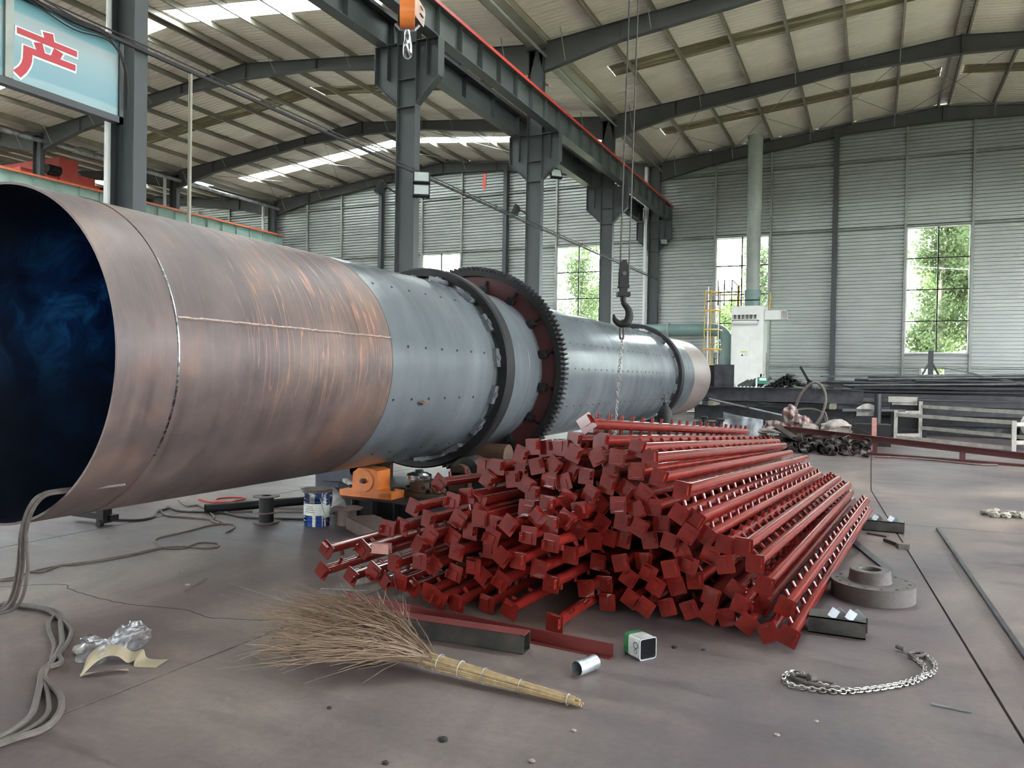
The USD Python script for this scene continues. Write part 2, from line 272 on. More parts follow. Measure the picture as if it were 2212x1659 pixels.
# polar coordinates round the drum's own axis (y): (y, angle)
POLAR = {'g': ('texture_coordinate', {}), 'mv': ('mapping', {'location': (0, 0, -1.0994)}), 's': ('separate_xyz', {}), 'at': ('math', {'math_type': 'arctan2'}), 'c': ('combine_xyz', {})}
POLAR_L = [('g.object', 'mv.vector'), ('mv.vector', 's.vector'), ('s.z', 'at.value1'), ('s.x', 'at.value2'), ('s.y', 'c.x'), ('at.value', 'c.y')]
M['rust_shell'] = node_mat('mill_scale_rust_shell', {**POLAR,
    'n1': ('noise_texture', {'scale': 1.5, 'detail': 6, 'roughness': .6, 'distortion': .5}),
    'r1': ('rgb_ramp', {'ramp': [(.28, lin(76, 66, 67)), (.45, lin(90, 78, 77)), (.58, lin(103, 88, 83)), (.72, lin(118, 99, 90))]}),
    'm2': ('mapping', {'scale': (9.0, .9, 1)}), 'n2': ('noise_texture', {'scale': 1.0, 'detail': 5, 'roughness': .65}),
    'r2': ('rgb_ramp', {'ramp': [(.3, (.74, .73, .75)), (.5, (1.0, 1.0, 1.0)), (.7, (1.18, 1.14, 1.1))]}),
    'x1': ('mix_color', {'blend_type': 'multiply', 'fac': .9, 'use_clamp': False}),
    # orange rust patches
    'n3': ('noise_texture', {'scale': 1.0, 'detail': 5, 'roughness': .6, 'distortion': .3}), 'm3': ('mapping', {'scale': (.9, .8, 1), 'location': (3.1, 1.2, 0)}),
    'r3': ('rgb_ramp', {'ramp': [(.55, (0, 0, 0)), (.72, (.6, .6, .6))]}), 'x3': ('mix_color', {'b': lin(128, 88, 64)}),
    # thin rusty drip lines, running round the shell
    'm4': ('mapping', {'scale': (13.0, .75, 1)}), 'n4': ('noise_texture', {'scale': 1.0, 'detail': 2.5, 'roughness': .5, 'distortion': .25}),
    'r4': ('rgb_ramp', {'ramp': [(.482, (0, 0, 0)), (.495, (1, 1, 1)), (.505, (1, 1, 1)), (.518, (0, 0, 0))]}),
    'gy': ('map_range', {'range_type': 'smoothstep', 'from_min': .9, 'from_max': 1.5, 'to_min': .12, 'to_max': 1.0, 'clamp': True}), 'ga': ('map_range', {'range_type': 'smoothstep', 'from_min': -.75, 'from_max': .35, 'to_min': 0.0, 'to_max': .62, 'clamp': True}),
    'k1': ('math', {'math_type': 'multiply'}), 'k2': ('math', {'math_type': 'multiply'}), 'x4': ('mix_color', {'b': lin(172, 122, 100)}),
    'mr': ('map_range', {'from_min': .3, 'from_max': .7, 'to_min': .36, 'to_max': .56}), 'b': ('bump', {'strength': .12, 'distance': .01}),
    'p': ('principled_bsdf', {'metallic': .3, 'specular_ior_level': .5})},
    POLAR_L + [('g.object', 'n1.vector'), ('n1.fac', 'r1.fac'), ('c.vector', 'm2.vector'), ('m2.vector', 'n2.vector'), ('n2.fac', 'r2.fac'), ('r1.color', 'x1.a'), ('r2.color', 'x1.b'),
     ('c.vector', 'm3.vector'), ('m3.vector', 'n3.vector'), ('n3.fac', 'r3.fac'), ('r3.color', 'x3.fac'), ('x1.result', 'x3.a'),
     ('c.vector', 'm4.vector'), ('m4.vector', 'n4.vector'), ('n4.fac', 'r4.fac'), ('s.y', 'gy.value'), ('at.value', 'ga.value'), ('gy.result', 'k1.value1'), ('ga.result', 'k1.value2'), ('k1.value', 'k2.value1'), ('r4.color', 'k2.value2'),
     ('k2.value', 'x4.fac'), ('x3.result', 'x4.a'), ('x4.result', 'p.base_color'), ('n2.fac', 'mr.value'), ('mr.result', 'p.roughness'), ('n1.fac', 'b.height'), ('b.normal', 'p.normal')], 'p.BSDF')
M['grey_shell'] = node_mat('satin_grey_shell_paint', {**POLAR,
    'm2': ('mapping', {'scale': (1.2, .5, 1)}), 'n2': ('noise_texture', {'scale': 1.0, 'detail': 6, 'roughness': .6}),
    'r2': ('rgb_ramp', {'ramp': [(.3, lin(82, 88, 93)), (.5, lin(90, 96, 100)), (.7, lin(99, 104, 107))]}),
    'mr': ('map_range', {'from_min': .3, 'from_max': .7, 'to_min': .18, 'to_max': .28}), 'nb': ('noise_texture', {'scale': 1.6, 'detail': 2}), 'b': ('bump', {'strength': .08, 'distance': .05}),
    'p': ('principled_bsdf', {'specular_ior_level': .6})},
    POLAR_L + [('c.vector', 'm2.vector'), ('m2.vector', 'n2.vector'), ('n2.fac', 'r2.fac'), ('r2.color', 'p.base_color'), ('n2.fac', 'mr.value'), ('mr.result', 'p.roughness'), ('g.object', 'nb.vector'), ('nb.fac', 'b.height'), ('b.normal', 'p.normal')], 'p.BSDF')
M['inner_shell'] = node_mat('blued_shell_painted_daylight', {**POLAR,
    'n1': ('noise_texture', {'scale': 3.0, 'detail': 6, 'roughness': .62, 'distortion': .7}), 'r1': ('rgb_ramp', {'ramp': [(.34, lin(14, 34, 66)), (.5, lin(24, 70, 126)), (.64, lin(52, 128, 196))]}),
    'sy': ('map_range', {'range_type': 'smoothstep', 'from_min': .35, 'from_max': 1.35, 'to_min': 0.0, 'to_max': 1.0, 'clamp': True}), 'sz': ('map_range', {'range_type': 'smoothstep', 'from_min': -.35, 'from_max': .45, 'to_min': .1, 'to_max': 1.0, 'clamp': True}), 'k': ('math', {'math_type': 'multiply'}),  # masks paint the daylight reflection as a lighter blue patch on the steel
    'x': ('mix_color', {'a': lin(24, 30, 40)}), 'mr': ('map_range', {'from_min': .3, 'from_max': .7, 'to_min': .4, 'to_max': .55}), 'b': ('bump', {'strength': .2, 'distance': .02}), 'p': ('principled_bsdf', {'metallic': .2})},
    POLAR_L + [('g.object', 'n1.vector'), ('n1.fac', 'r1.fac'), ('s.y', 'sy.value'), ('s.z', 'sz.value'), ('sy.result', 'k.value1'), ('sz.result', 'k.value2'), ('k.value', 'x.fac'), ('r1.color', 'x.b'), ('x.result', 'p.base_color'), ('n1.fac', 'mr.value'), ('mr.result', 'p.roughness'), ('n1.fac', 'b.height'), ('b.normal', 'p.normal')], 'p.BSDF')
M['pane'] = node_mat('window_pane', {'t': ('transparent_bsdf', {'color': (.93, .96, .95)}), 'gl': ('glossy_bsdf', {'roughness': .02}), 'f': ('fresnel', {'IOR': 1.45}), 'mx': ('mix_closure', {})},
    [('f.fac', 'mx.fac'), ('t.BSDF', 'mx.closure1'), ('gl.BSDF', 'mx.closure2')], 'mx.closure')
M['skylight'] = node_mat('clear_skylight_sheet', {'t': ('transparent_bsdf', {'color': (.9, .93, .93)}), 'd': ('translucent_bsdf', {'color': (.9, .93, .9)}), 'mx': ('mix_closure', {'fac': .35})},
    [('t.BSDF', 'mx.closure1'), ('d.BSDF', 'mx.closure2')], 'mx.closure')
M['old_skylight'] = node_mat('aged_brown_skylight_sheet', {'g': ('texture_coordinate', {}), 'mp': ('mapping', {'scale': (.25, 2.5, .25)}), 'n': ('noise_texture', {'scale': 1.4, 'detail': 4}),
    'r': ('rgb_ramp', {'ramp': [(.4, lin(84, 77, 64)), (.6, lin(102, 95, 78)), (.72, lin(140, 138, 112))]}), 'd': ('diffuse_bsdf', {}), 't': ('translucent_bsdf', {'color': lin(66, 64, 46)}), 'rf': ('rgb_ramp', {'ramp': [(.52, (.02, .02, .02)), (.78, (.10, .10, .10))]}), 'mx': ('mix_closure', {})},
    [('g.object', 'mp.vector'), ('mp.vector', 'n.vector'), ('n.fac', 'r.fac'), ('r.color', 'd.color'), ('n.fac', 'rf.fac'), ('rf.color', 'mx.fac'), ('d.BSDF', 'mx.closure1'), ('t.BSDF', 'mx.closure2')], 'mx.closure')
def leafy(name, c1, c2):
    return node_mat(name, {'g': ('geometry', {}), 'r': ('rgb_ramp', {'ramp': [(0, lin(*c1)), (1, lin(*c2))]}), 'd': ('diffuse_bsdf', {}), 't': ('translucent_bsdf', {}), 'mx': ('mix_closure', {'fac': .45})},
        [('g.random_per_island', 'r.fac'), ('r.color', 'd.color'), ('r.color', 't.color'), ('d.BSDF', 'mx.closure1'), ('t.BSDF', 'mx.closure2')], 'mx.closure')
M['leaf1'] = leafy('poplar_leaf', (82, 94, 66), (118, 130, 98)); M['leaf2'] = leafy('shrub_leaf', (98, 114, 70), (132, 146, 100))
# the banner's printed bands run along its height
def banner_print():
    return node_mat('teal_banner_print', {'g': ('geometry', {}), 's': ('separate_xyz', {}), 'mr': ('map_range', {'from_min': 4.88, 'from_max': 5.86, 'to_min': 0.0, 'to_max': 1.0}),
        'n': ('noise_texture', {'scale': .7, 'detail': 2}), 'a': ('math', {'math_type': 'multiply_add', 'value2': .12, 'value3': -.06}), 'ad': ('math', {'math_type': 'add'}),
        'r': ('rgb_ramp', {'ramp': [(0, lin(138, 166, 172)), (.10, lin(139, 166, 172)), (.13, lin(115, 154, 163)), (.34, lin(124, 158, 166)), (.62, lin(143, 166, 170)), (.70, lin(147, 163, 165)), (.80, lin(143, 159, 161)), (.84, lin(100, 147, 154)), (1, lin(81, 136, 146))]}), 'p': ('principled_bsdf', {'roughness': .45})},
        [('g.position', 's.vector'), ('s.z', 'mr.value'), ('g.position', 'n.vector'), ('n.fac', 'a.value1'), ('mr.result', 'ad.value1'), ('a.value', 'ad.value2'), ('ad.value', 'r.fac'), ('r.color', 'p.base_color')], 'p.BSDF')
M['banner'] = banner_print(); M['sign_red'] = plain('sign_red_print', (176, 36, 50), .4); M['sign_white'] = plain('sign_white_print', (206, 210, 210), .4)
M['tarp'] = node_mat('striped_tarpaulin', {'g': ('texture_coordinate', {}), 'w1': ('wave_texture', {'bands_direction': 'diagonal', 'scale': 2.2, 'distortion': 4.0}), 'w2': ('wave_texture', {'bands_direction': 'x', 'scale': 1.8, 'distortion': 4.0}),
    'r1': ('rgb_ramp', {'ramp': [(.5, lin(150, 140, 136)), (.62, lin(136, 92, 86))]}), 'r2': ('rgb_ramp', {'ramp': [(.55, (1, 1, 1)), (.7, lin(150, 150, 160))]}), 'x': ('mix_color', {'blend_type': 'multiply', 'fac': 1.0}), 'p': ('principled_bsdf', {'roughness': .6})},
    [('g.object', 'w1.vector'), ('g.object', 'w2.vector'), ('w1.fac', 'r1.fac'), ('w2.fac', 'r2.fac'), ('r1.color', 'x.a'), ('r2.color', 'x.b'), ('x.result', 'p.base_color')], 'p.BSDF')
M['twig'] = node_mat('dry_twigs', {'g': ('geometry', {}), 'r': ('rgb_ramp', {'ramp': [(0, lin(122, 102, 84)), (.5, lin(188, 166, 140)), (1, lin(232, 214, 190))]}), 'p': ('principled_bsdf', {'roughness': .7})}, [('g.random_per_island', 'r.fac'), ('r.color', 'p.base_color')], 'p.BSDF')
M['film'] = node_mat('clear_plastic_film', {'t': ('transparent_bsdf', {'color': (.86, .88, .9)}), 'gl': ('glossy_bsdf', {'roughness': .12, 'color': (.95, .97, 1.0)}), 'd': ('diffuse_bsdf', {'color': (.55, .57, .6)}), 'f': ('layer_weight', {'blend': .2}), 'm0': ('mix_closure', {'fac': .12}), 'mx': ('mix_closure', {})},
    [('t.BSDF', 'm0.closure1'), ('d.BSDF', 'm0.closure2'), ('f.facing', 'mx.fac'), ('m0.closure', 'mx.closure1'), ('gl.BSDF', 'mx.closure2')], 'mx.closure')
M['bucket_blue'] = node_mat('splashed_blue_bucket_paint', {'g': ('texture_coordinate', {}), 'mp': ('mapping', {'scale': (22, 22, 1.6)}), 'n': ('noise_texture', {'scale': 1.0, 'detail': 3}),
    'r': ('rgb_ramp', {'ramp': [(.585, lin(24, 62, 128)), (.61, lin(216, 216, 206))]}), 'n2': ('noise_texture', {'scale': 5.0, 'detail': 3}), 'r2': ('rgb_ramp', {'ramp': [(.42, lin(30, 44, 74)), (.55, lin(255, 255, 255))]}), 'x': ('mix_color', {'blend_type': 'multiply', 'fac': .8}), 'p': ('principled_bsdf', {'roughness': .25})},
    [('g.object', 'mp.vector'), ('mp.vector', 'n.vector'), ('n.fac', 'r.fac'), ('g.object', 'n2.vector'), ('n2.fac', 'r2.fac'), ('r.color', 'x.a'), ('r2.color', 'x.b'), ('x.result', 'p.base_color')], 'p.BSDF')
M['tin_white'] = mottle('tinplate_white', [(.3, (188, 192, 190)), (.7, (216, 219, 216))], 10.0, (.2, .35), metal=.3)
M['tin_green'] = plain('green_tin_print', (34, 108, 62), .35); M['tin_in'] = plain('tin_inside', (120, 120, 122), .4, metal=.8)

# ================================================================ the setting
COLX, LEFTX, THIRDX, RIGHTX, YW = -9.3, -32.0, -54.7, 14.1, 36.12
FR = [7.55 + 7.06 * i for i in range(5)]; FR[4] = 35.79                # frame lines
ALLFR = [FR[0] - 7.06 * k for k in (3, 2, 1)] + FR
NAVE = [(COLX, RIGHTX), (LEFTX, COLX), (THIRDX, LEFTX)]
def roof_z(x, x0, x1): return 11.62 + .1 * (min(x - x0, x1 - x))

# floor slabs
fl = thing('floor', 'worn grey-brown concrete workshop floor with joints and stains', 'floor', kind='structure')
ys = [-22, -9.5, 0.9, 9.7, 17.6, 26.5, 36.0]
def xl(k, y):
    if k == 0: return -3.36 + .045 * (min(max(y, -4), 5.0) - 2.1)
    if k == 1: return .65 - .075 * (min(max(y, -6), 12.4) - 4.1)
    return {-1: -6.9, -2: -12, -3: -20, -4: -32, -5: -54.7, 2: 4.2, 3: 9.2, 4: 14.1}[k]
for a, b in zip(ys[:-1], ys[1:]):
    sub = [a] + [t for t in (5.0, 12.4) if a < t < b] + [b]
    for k in range(-5, 4):
        g = .0075
        P = [(xl(k, y) + g, y + (g if y == a else -g if y == b else 0)) for y in sub] + [(xl(k + 1, y) - g, y + (g if y == a else -g if y == b else 0)) for y in sub[::-1]]
        part(fl, 'slab', prism(Polygon(P), .12, t=(0, 0, -.12)), M['floor'])
part(fl, 'joint_filler', bb(THIRDX, RIGHTX, -22, 36, -.16, -.012), M['under'])
def ribbon(pts, w, seed=0):
    r = random.Random(seed); pts = smooth_path([(x, y, 0) for x, y in pts], 5)[:, :2]
    L = LineString([(x + r.uniform(-.012, .012), y + r.uniform(-.012, .012)) for x, y in pts]).buffer(w, cap_style=2)
    return prism(L, .0012, t=(0, 0, .0002))
part(fl, 'crack', ribbon([(-5.68, 3.58), (-5.38, 3.83), (-5.21, 3.78), (-4.96, 3.74), (-4.60, 3.71), (-4.37, 3.74), (-4.10, 3.80), (-3.8, 3.76), (-3.3, 3.95)], .003, 1), M['crack'])
single('ground', bb(-120, 80, -90, 140, -.5, -.17), M['earth'], 'open ground outside the workshop', 'ground', kind='structure')

# ceiling: ribbed sheets, skylight sheets, purlins, gutters, bracing
ce = thing('ceiling', 'white ribbed sheet roof over steel purlins with skylight strips', 'ceiling', kind='structure')
def sheet(x0, x1, xa, xb, ya, yb, pitch=.2, rib=.03, lift=0.0):
    """ribbed strip from xa to xb, ribs run up the slope"""
    n = max(1, round((yb - ya) / pitch)); p = (yb - ya) / n; prof = []
    for i in range(n): prof += [(ya + i * p, 0), (ya + (i + .78) * p, 0), (ya + (i + .84) * p, rib), (ya + (i + .94) * p, rib)]
    prof.append((yb, 0)); k = len(prof)
    V = [(x, y, roof_z(x, x0, x1) + z + lift) for x in (xa, xb) for y, z in prof]
    F = [f for i in range(k - 1) for f in ((i, i + 1, k + i + 1), (i, k + i + 1, k + i))]
    return np.array(V), np.array(F)[:, ::-1]
PUR = {}
for ni, (x0, x1) in enumerate(NAVE):
    mid = (x0 + x1) / 2; W = (x1 - x0) / 2
    for fi, (ya, yb) in enumerate(zip(ALLFR[:-1], ALLFR[1:])):
        last = fi == len(ALLFR) - 2
        yb2 = 36.4 if last else yb
        sa, sb = (ya + yb) / 2 - .45, (ya + yb) / 2 + .45
        for xa, xb in ((x0, mid), (mid, x1)):
            for y0, y1 in ((ya, sa), (sb, yb2)): part(ce, 'roof_sheet', sheet(x0, x1, xa, xb, y0, y1), M['roof'])
            bay = fi - 3
            clear = (ni == 1 and bay in (-1, 0, 1, 3)) or (ni == 0 and bay in (0, 1)) or (ni == 2 and bay in (0, 1, 3))
            e0, e1 = (xa + 1.2, xb - .35) if xa == x0 else (xa + .35, xb - 1.2)
            for q0, q1 in ((xa, e0), (e1, xb)): part(ce, 'roof_sheet', sheet(x0, x1, q0, q1, sa, sb), M['roof'])
            part(ce, 'skylight_sheet', sheet(x0, x1, e0, e1, sa - .1, sb + .1, lift=.012), M['skylight'] if clear else M['old_skylight'])
    xs = [x0 + .28 + 1.61 * k for k in range(7)]; xs += [mid - .2]; xs += [x0 + x1 - x for x in xs]
    for x in xs:                                                      # C purlins, full length
        z = roof_z(x, x0, x1)
        s = 1 if x < mid else -1
        part(ce, 'purlin', cat(box((x, 13.1, z - .09), (.014, 46, .17), R=roty(-.1 * s)), box((x + .03 * s, 13.1, z - .172), (.065, 46, .012), R=roty(-.1 * s)), box((x + .03 * s, 13.1, z - .008), (.065, 46, .012), R=roty(-.1 * s))), M['purlin'])
for x in (COLX, LEFTX):
    part(ce, 'valley_gutter', cat(bb(x - .32, x + .32, -9, 36.2, 11.42, 11.44), bb(x - .33, x - .31, -9, 36.2, 11.42, 11.66), bb(x + .31, x + .33, -9, 36.2, 11.42, 11.66)), M['purlin'])
def rod(ax, ay, bx, by, nave, r=.011, dz=.3):
    x0, x1 = nave
    return tube([(ax, ay, roof_z(ax, x0, x1) - dz), (bx, by, roof_z(bx, x0, x1) - dz)], r, 5)
for (a, b) in ((-8.9, -5.7), (-5.7, -2.4), (-2.4, .9), (.9, 4.2)):
    part(ce, 'brace_rod', rod(a, FR[3] + .2, b, FR[4] - .2, NAVE[0]), M['purlin']); part(ce, 'brace_rod', rod(b, FR[3] + .2, a, FR[4] - .2, NAVE[0]), M['purlin'])
for (a, b) in ((-31.5, -27), (-27, -23), (-23, -18.5), (-18.5, -14), (-14, -9.8)):
    part(ce, 'brace_rod', rod(a, FR[3] + .2, b, FR[4] - .2, NAVE[1], .014), M['girt']); part(ce, 'brace_rod', rod(b, FR[3] + .2, a, FR[4] - .2, NAVE[1], .014), M['girt'])

# roof frames: tapered I rafters
def rafter(x0, x1, y, label, cat_='roof beam'):
    t = thing('roof_beam', label, cat_, ((x0 + x1) / 2, y, 0))
    mid = (x0 + x1) / 2; W = mid - x0
    for s in (1, -1):
        X = lambda d: (x0 + d) if s > 0 else (x1 - d)
        top = [(d, 11.62 + .1 * d - .185) for d in (0, W)]
        bot = [(0.2, 10.6), (2.6, 11.15), (5.6, 11.53), (8.2, 11.9), (W, 12.03)]
        poly = Polygon([(X(d), z) for d, z in top] + [(X(d), z) for d, z in bot[::-1]])
        part(t, 'web', prism(poly, .012, XZ, (0, y + .006, 0)), M['rafter'])
        part(t, 'top_flange', bar((X(0), y, top[0][1] - .008), (X(W), y, top[1][1] - .008), .2, .014), M['rafter'])
        part(t, 'bottom_flange', cat(*[bar((X(a[0]), y, a[1]), (X(b[0]), y, b[1]), .2, .014) for a, b in zip(bot[:-1], bot[1:])]), M['rafter'])
        for d in (2.6, 8.2): 
            zt, zb = 11.62 + .1 * d - .2, np.interp(d, [p[0] for p in bot], [p[1] for p in bot])
            part(t, 'stiffener', bb(X(d) - .006, X(d) + .006, y - .09, y + .09, zb, zt), M['rafter'])
        for d in (.95, 3.5, 6.72, 9.94):
            zt, zb = 11.62 + .1 * d - .12, np.interp(d, [p[0] for p in bot], [p[1] for p in bot])
            part(t, 'fly_brace', bar((X(d), y - .55, zt), (X(d) , y - .1, zb + .03), .03, .006), M['girt'])
    part(t, 'ridge_plate', bb(mid - .012, mid + .012, y - .1, y + .1, 12.0, 12.62), M['rafter'])
for i, w in ((2, 'third from the end wall'), (3, 'second from the end wall'), (4, 'against the end wall')):
    for (x0, x1), nm in zip(NAVE, ('right-hand bay above the dark red tubes', 'left-hand bay above the drum', 'far left bay beyond the pale green girder')):
        rafter(x0, x1, FR[i] if i < 4 else 35.9, f'dark tapered steel roof beam, {w}, {nm}')

# columns
def column(x, y, label, brackets=True, side=0):
    t = thing('steel_column', label, 'column', (x, y, 0))
    part(t, 'web', bb(x - .22, x + .22, y - .006, y + .006, 0, 11.3), M['steel_dark'])
    for s in (-1, 1): part(t, 'flange', bb(x + s * .234 - .008, x + s * .234 + .008, y - .105, y + .105, 0, 11.3), M['steel_dark'])
    part(t, 'base_plate', bb(x - .34, x + .34, y - .2, y + .2, 0, .03), M['steel_dark'])
    part(t, 'cap_plate', bb(x - .3, x + .3, y - .13, y + .13, 11.26, 11.3), M['steel_dark'])
    for z in (7.35, 7.95, 8.72): part(t, 'stiffener', bb(x - .22, x + .22, y - .1, y + .1, z - .008, z + .008), M['steel_dark'])
    for s in ((-1, 1) if side == 0 else (side,)):
        if not brackets: break
        a, b = x + s * .242, x + s * .80
        poly = Polygon([(a, 7.4), (b, 7.93), (b, 8.74), (a, 8.74)])
        part(t, 'bracket_web', prism(poly, .016, XZ, (0, y + .008, 0)), M['steel_dark'])
        part(t, 'bracket_flange', cat(bb(a, b, y - .12, y + .12, 8.73, 8.75), bar((a, y, 7.4), (b, y, 7.93), .2, .016)), M['steel_dark'])
        part(t, 'bracket_end', bb(b - .008, b + .008, y - .13, y + .13, 7.93, 8.74), M['steel_dark'])
        part(t, 'bracket_rib', bb(x + s * .5 - .006, x + s * .5 + .006, y - .11, y + .11, 8.0 if True else 0, 8.73), M['steel_dark'])
    return t
for y, w in zip(FR, ('nearest, beside the teal banner', 'second, behind the brown end of the drum', 'third, behind the toothed gear ring', 'fourth, behind the hanging chain hook', 'last of the row, against the end wall')):
    column(COLX, y, f'grey steel column of the middle row, {w}')
for y, w in zip(FR, ('nearest', 'second', 'third, seen left of the banner column', 'fourth', 'last, in the far corner')):
    if y > 20: column(LEFTX, y, f'dark steel column of the far left row, {w}', side=1)
for x, w in ((-1.53, 'right of the dust collector cabinet'), (6.2, 'beyond the right-hand window'), (-16.95, 'seen just left of the third column'), (-24.45, 'seen left of the second column')):
    t = thing('wall_post', f'slim dark steel post standing against the end wall, {w}', 'wall post', (x, 35.85, 0))
    part(t, 'web', bb(x - .006, x + .006, 35.72, 36.0, 0, 12.0), M['steel_dark'])
    for y in (35.72, 36.0): part(t, 'flange', bb(x - .1, x + .1, y - .006, y + .006, 0, 12.0), M['steel_dark'])

# end wall: corrugated sheet with window holes
WIN = [2.35, -5.35, -13.05, -20.75, -28.4]; WW, WZ0, WZ1 = 1.13, 2.72, 7.86
wall = thing('wall_back', 'grey horizontally corrugated steel end wall on girts', 'wall', kind='structure')
pitch = .15
def corrugated(xa, xb, za, zb):
    """rows of a horizontal rib sheet, each clipped to the roof line"""
    out = []; k0, k1 = math.ceil(za / pitch - 1e-6), math.floor(zb / pitch + 1e-6)
    prof = [(0, .045), (.038, .045), (.046, -.035), (.142, -.035), (.15, .045)]
    V, F = [], []
    for k in range(k0, k1):
        z0 = k * pitch
        spans = []
        for x0, x1 in NAVE:
            d = max(0, (z0 - 11.6) / .1); a, b = max(xa, x0 + d), min(xb, x1 - d)
            if b - a > .02: spans.append((a, b))
        for a, b in spans:
            n = len(V)
            for dz, dy in prof: V += [(a, YW + dy, z0 + dz), (b, YW + dy, z0 + dz)]
            for i in range(len(prof) - 1): F += [(n + 2 * i, n + 2 * i + 1, n + 2 * i + 3), (n + 2 * i, n + 2 * i + 3, n + 2 * i + 2)]
    return np.array(V, float), np.array(F)
edges = [THIRDX] + sorted([w - WW for w in WIN] + [w + WW for w in WIN]) + [RIGHTX]
for i in range(0, len(edges), 2):
    part(wall, 'sheet', corrugated(edges[i], edges[i + 1], 0, 12.75), M['siding'])
for w in WIN:
    part(wall, 'sheet', corrugated(w - WW, w + WW, WZ1 - .06, 12.75), M['siding'])
    if w == WIN[0]:
        for q in ((w - WW, w + WW, 0, 1.65), (w - WW, w - .55, 1.65, 2.1), (w + .35, w + WW, 1.65, 2.1), (w - WW, w + WW, 2.1, 2.7)): part(wall, 'sheet', corrugated(*q), M['siding'])
    else: part(wall, 'sheet', corrugated(w - WW, w + WW, 0, 2.7), M['siding'])
for z in (1.3, 2.2, 7.98, 10.8):
    for x0, x1 in ((-1.43, 6.1), (-9.06, -1.63), (-16.85, -9.54), (-24.35, -17.05), (-31.76, -24.55), (-54.7, -32.24), (6.3, 14)):
        part(wall, 'girt', cat(bb(x0, x1, 35.985, 36.075, z - .045, z - .03), bb(x0, x1, 35.985, 35.997, z - .12, z - .03), bb(x0, x1, 35.985, 36.075, z - .12, z - .11)), M['girt'])
for w in WIN:
    for s in (-1, 1):
        x = w + s * (WW + .07)
        part(wall, 'sag_post', cat(bb(x - .045, x + .045, 35.94, 36.05, 1.3, min(12.3, 11.3 + .1 * (11.7 - abs(((x - COLX) % 22.9) - 11.5)))),), M['girt'])
for x in (-35.5, -38, -43, -46, 8.6, 11):
    part(wall, 'sag_post', bb(x - .045, x + .045, 35.94, 36.05, 1.3, 11.3), M['girt'])
wn = 0
for w in WIN:
    wn += 1
    wp = thing(f'window_{wn}', None, None, (w, 36.05, WZ0), kind='structure')
    def fr(x0, x1, z0, z1, nm='frame'): part(wp, nm, bb(x0, x1, 36.03, 36.10, z0, z1), M['white_paint'] if nm == 'frame' else M['black'])
    for x in (w - WW, w + WW): fr(x - .03, x + .03, WZ0, WZ1)
    fr(w - WW, w + WW, WZ0 - .03, WZ0 + .03); fr(w - WW, w + WW, WZ1 - .03, WZ1 + .03)
    fr(w - .024, w + .024, WZ0, WZ1, 'mullion')
    hh = (WZ1 - WZ0) / 4
    for k in range(1, 4): fr(w - WW, w + WW, WZ0 + k * hh - .02, WZ0 + k * hh + .02, 'transom')
    for k in range(4):
        for x0, x1 in ((w - WW + .03, w - .024), (w + .024, w + WW - .03)): part(wp, 'pane', bb(x0, x1, 36.066, 36.07, WZ0 + k * hh + .02, WZ0 + (k + 1) * hh - .02), M['pane'])
    part(wp, 'sill', bb(w - WW - .05, w + WW + .05, 35.95, 36.09, WZ0 - .07, WZ0 - .03), M['girt'])
wp = thing('window_6', None, None, (WIN[0], 36.05, 1.65), kind='structure')
a, b = WIN[0] - .55, WIN[0] + .35
for q in ((a, a + .04, 1.65, 2.1), (b - .04, b, 1.65, 2.1), (a, b, 1.65, 1.69), (a, b, 2.06, 2.1)): part(wp, 'frame', bb(q[0], q[1], 36.0, 36.08, q[2], q[3]), M['girt'])
part(wp, 'pane', bb(a, b, 36.05, 36.054, 1.69, 2.06), M['pane'])

# unseen walls: plain sheet, openings added and sized to steer the daylight
for nm, x, op in (('wall_right', RIGHTX, ((-12, -9.7, 2.7, 7.8), (-5, -2.7, 2.7, 7.8), (2.5, 10.5, 0, 5.5), (14, 16.3, 2.7, 7.8), (20, 22.3, 2.7, 7.8), (27, 29.3, 2.7, 7.8))), ('wall_left', THIRDX, ((-8, -5.7, 2.7, 7.8), (6, 11, 0, 5.0), (16, 18.3, 2.7, 7.8), (23, 25.3, 2.7, 7.8), (30, 32.3, 2.7, 7.8)))):
    t = thing(nm, 'grey sheet side wall with large openings added to let daylight in', 'wall', kind='structure')
    pl = Polygon([(-13.7, 0), (36.2, 0), (36.2, 11.6), (-13.7, 11.6)])
    for a, b, z0, z1 in op: pl = pl.difference(sbox(a, z0 - .01, b, z1))
    part(t, 'sheet', prism(pl, .05, YZ, (x if x > 0 else x - .05, 0, 0)), M['siding'])
t = thing('wall_front', 'grey sheet wall behind the viewer, openings added for daylight', 'wall', kind='structure')  # unseen wall added to cut the light from behind, with few openings
pl = Polygon([(THIRDX, 0), (RIGHTX, 0), (RIGHTX, 11.6), (2.4, 12.7), (COLX, 11.6), (-20.65, 12.7), (LEFTX, 11.6), (-43.3, 12.7), (THIRDX, 11.6)])
for a, b, z0, z1 in ((9, 11.3, 2.7, 7.8), (-23, -18, 0, 5.0), (-14, -11.7, 2.7, 7.8), (-29, -26.7, 2.7, 7.8)): pl = pl.difference(sbox(a, z0 - .01, b, z1))
part(t, 'sheet', prism(pl, .05, XZ, (0, -13.65, 0)), M['siding'])
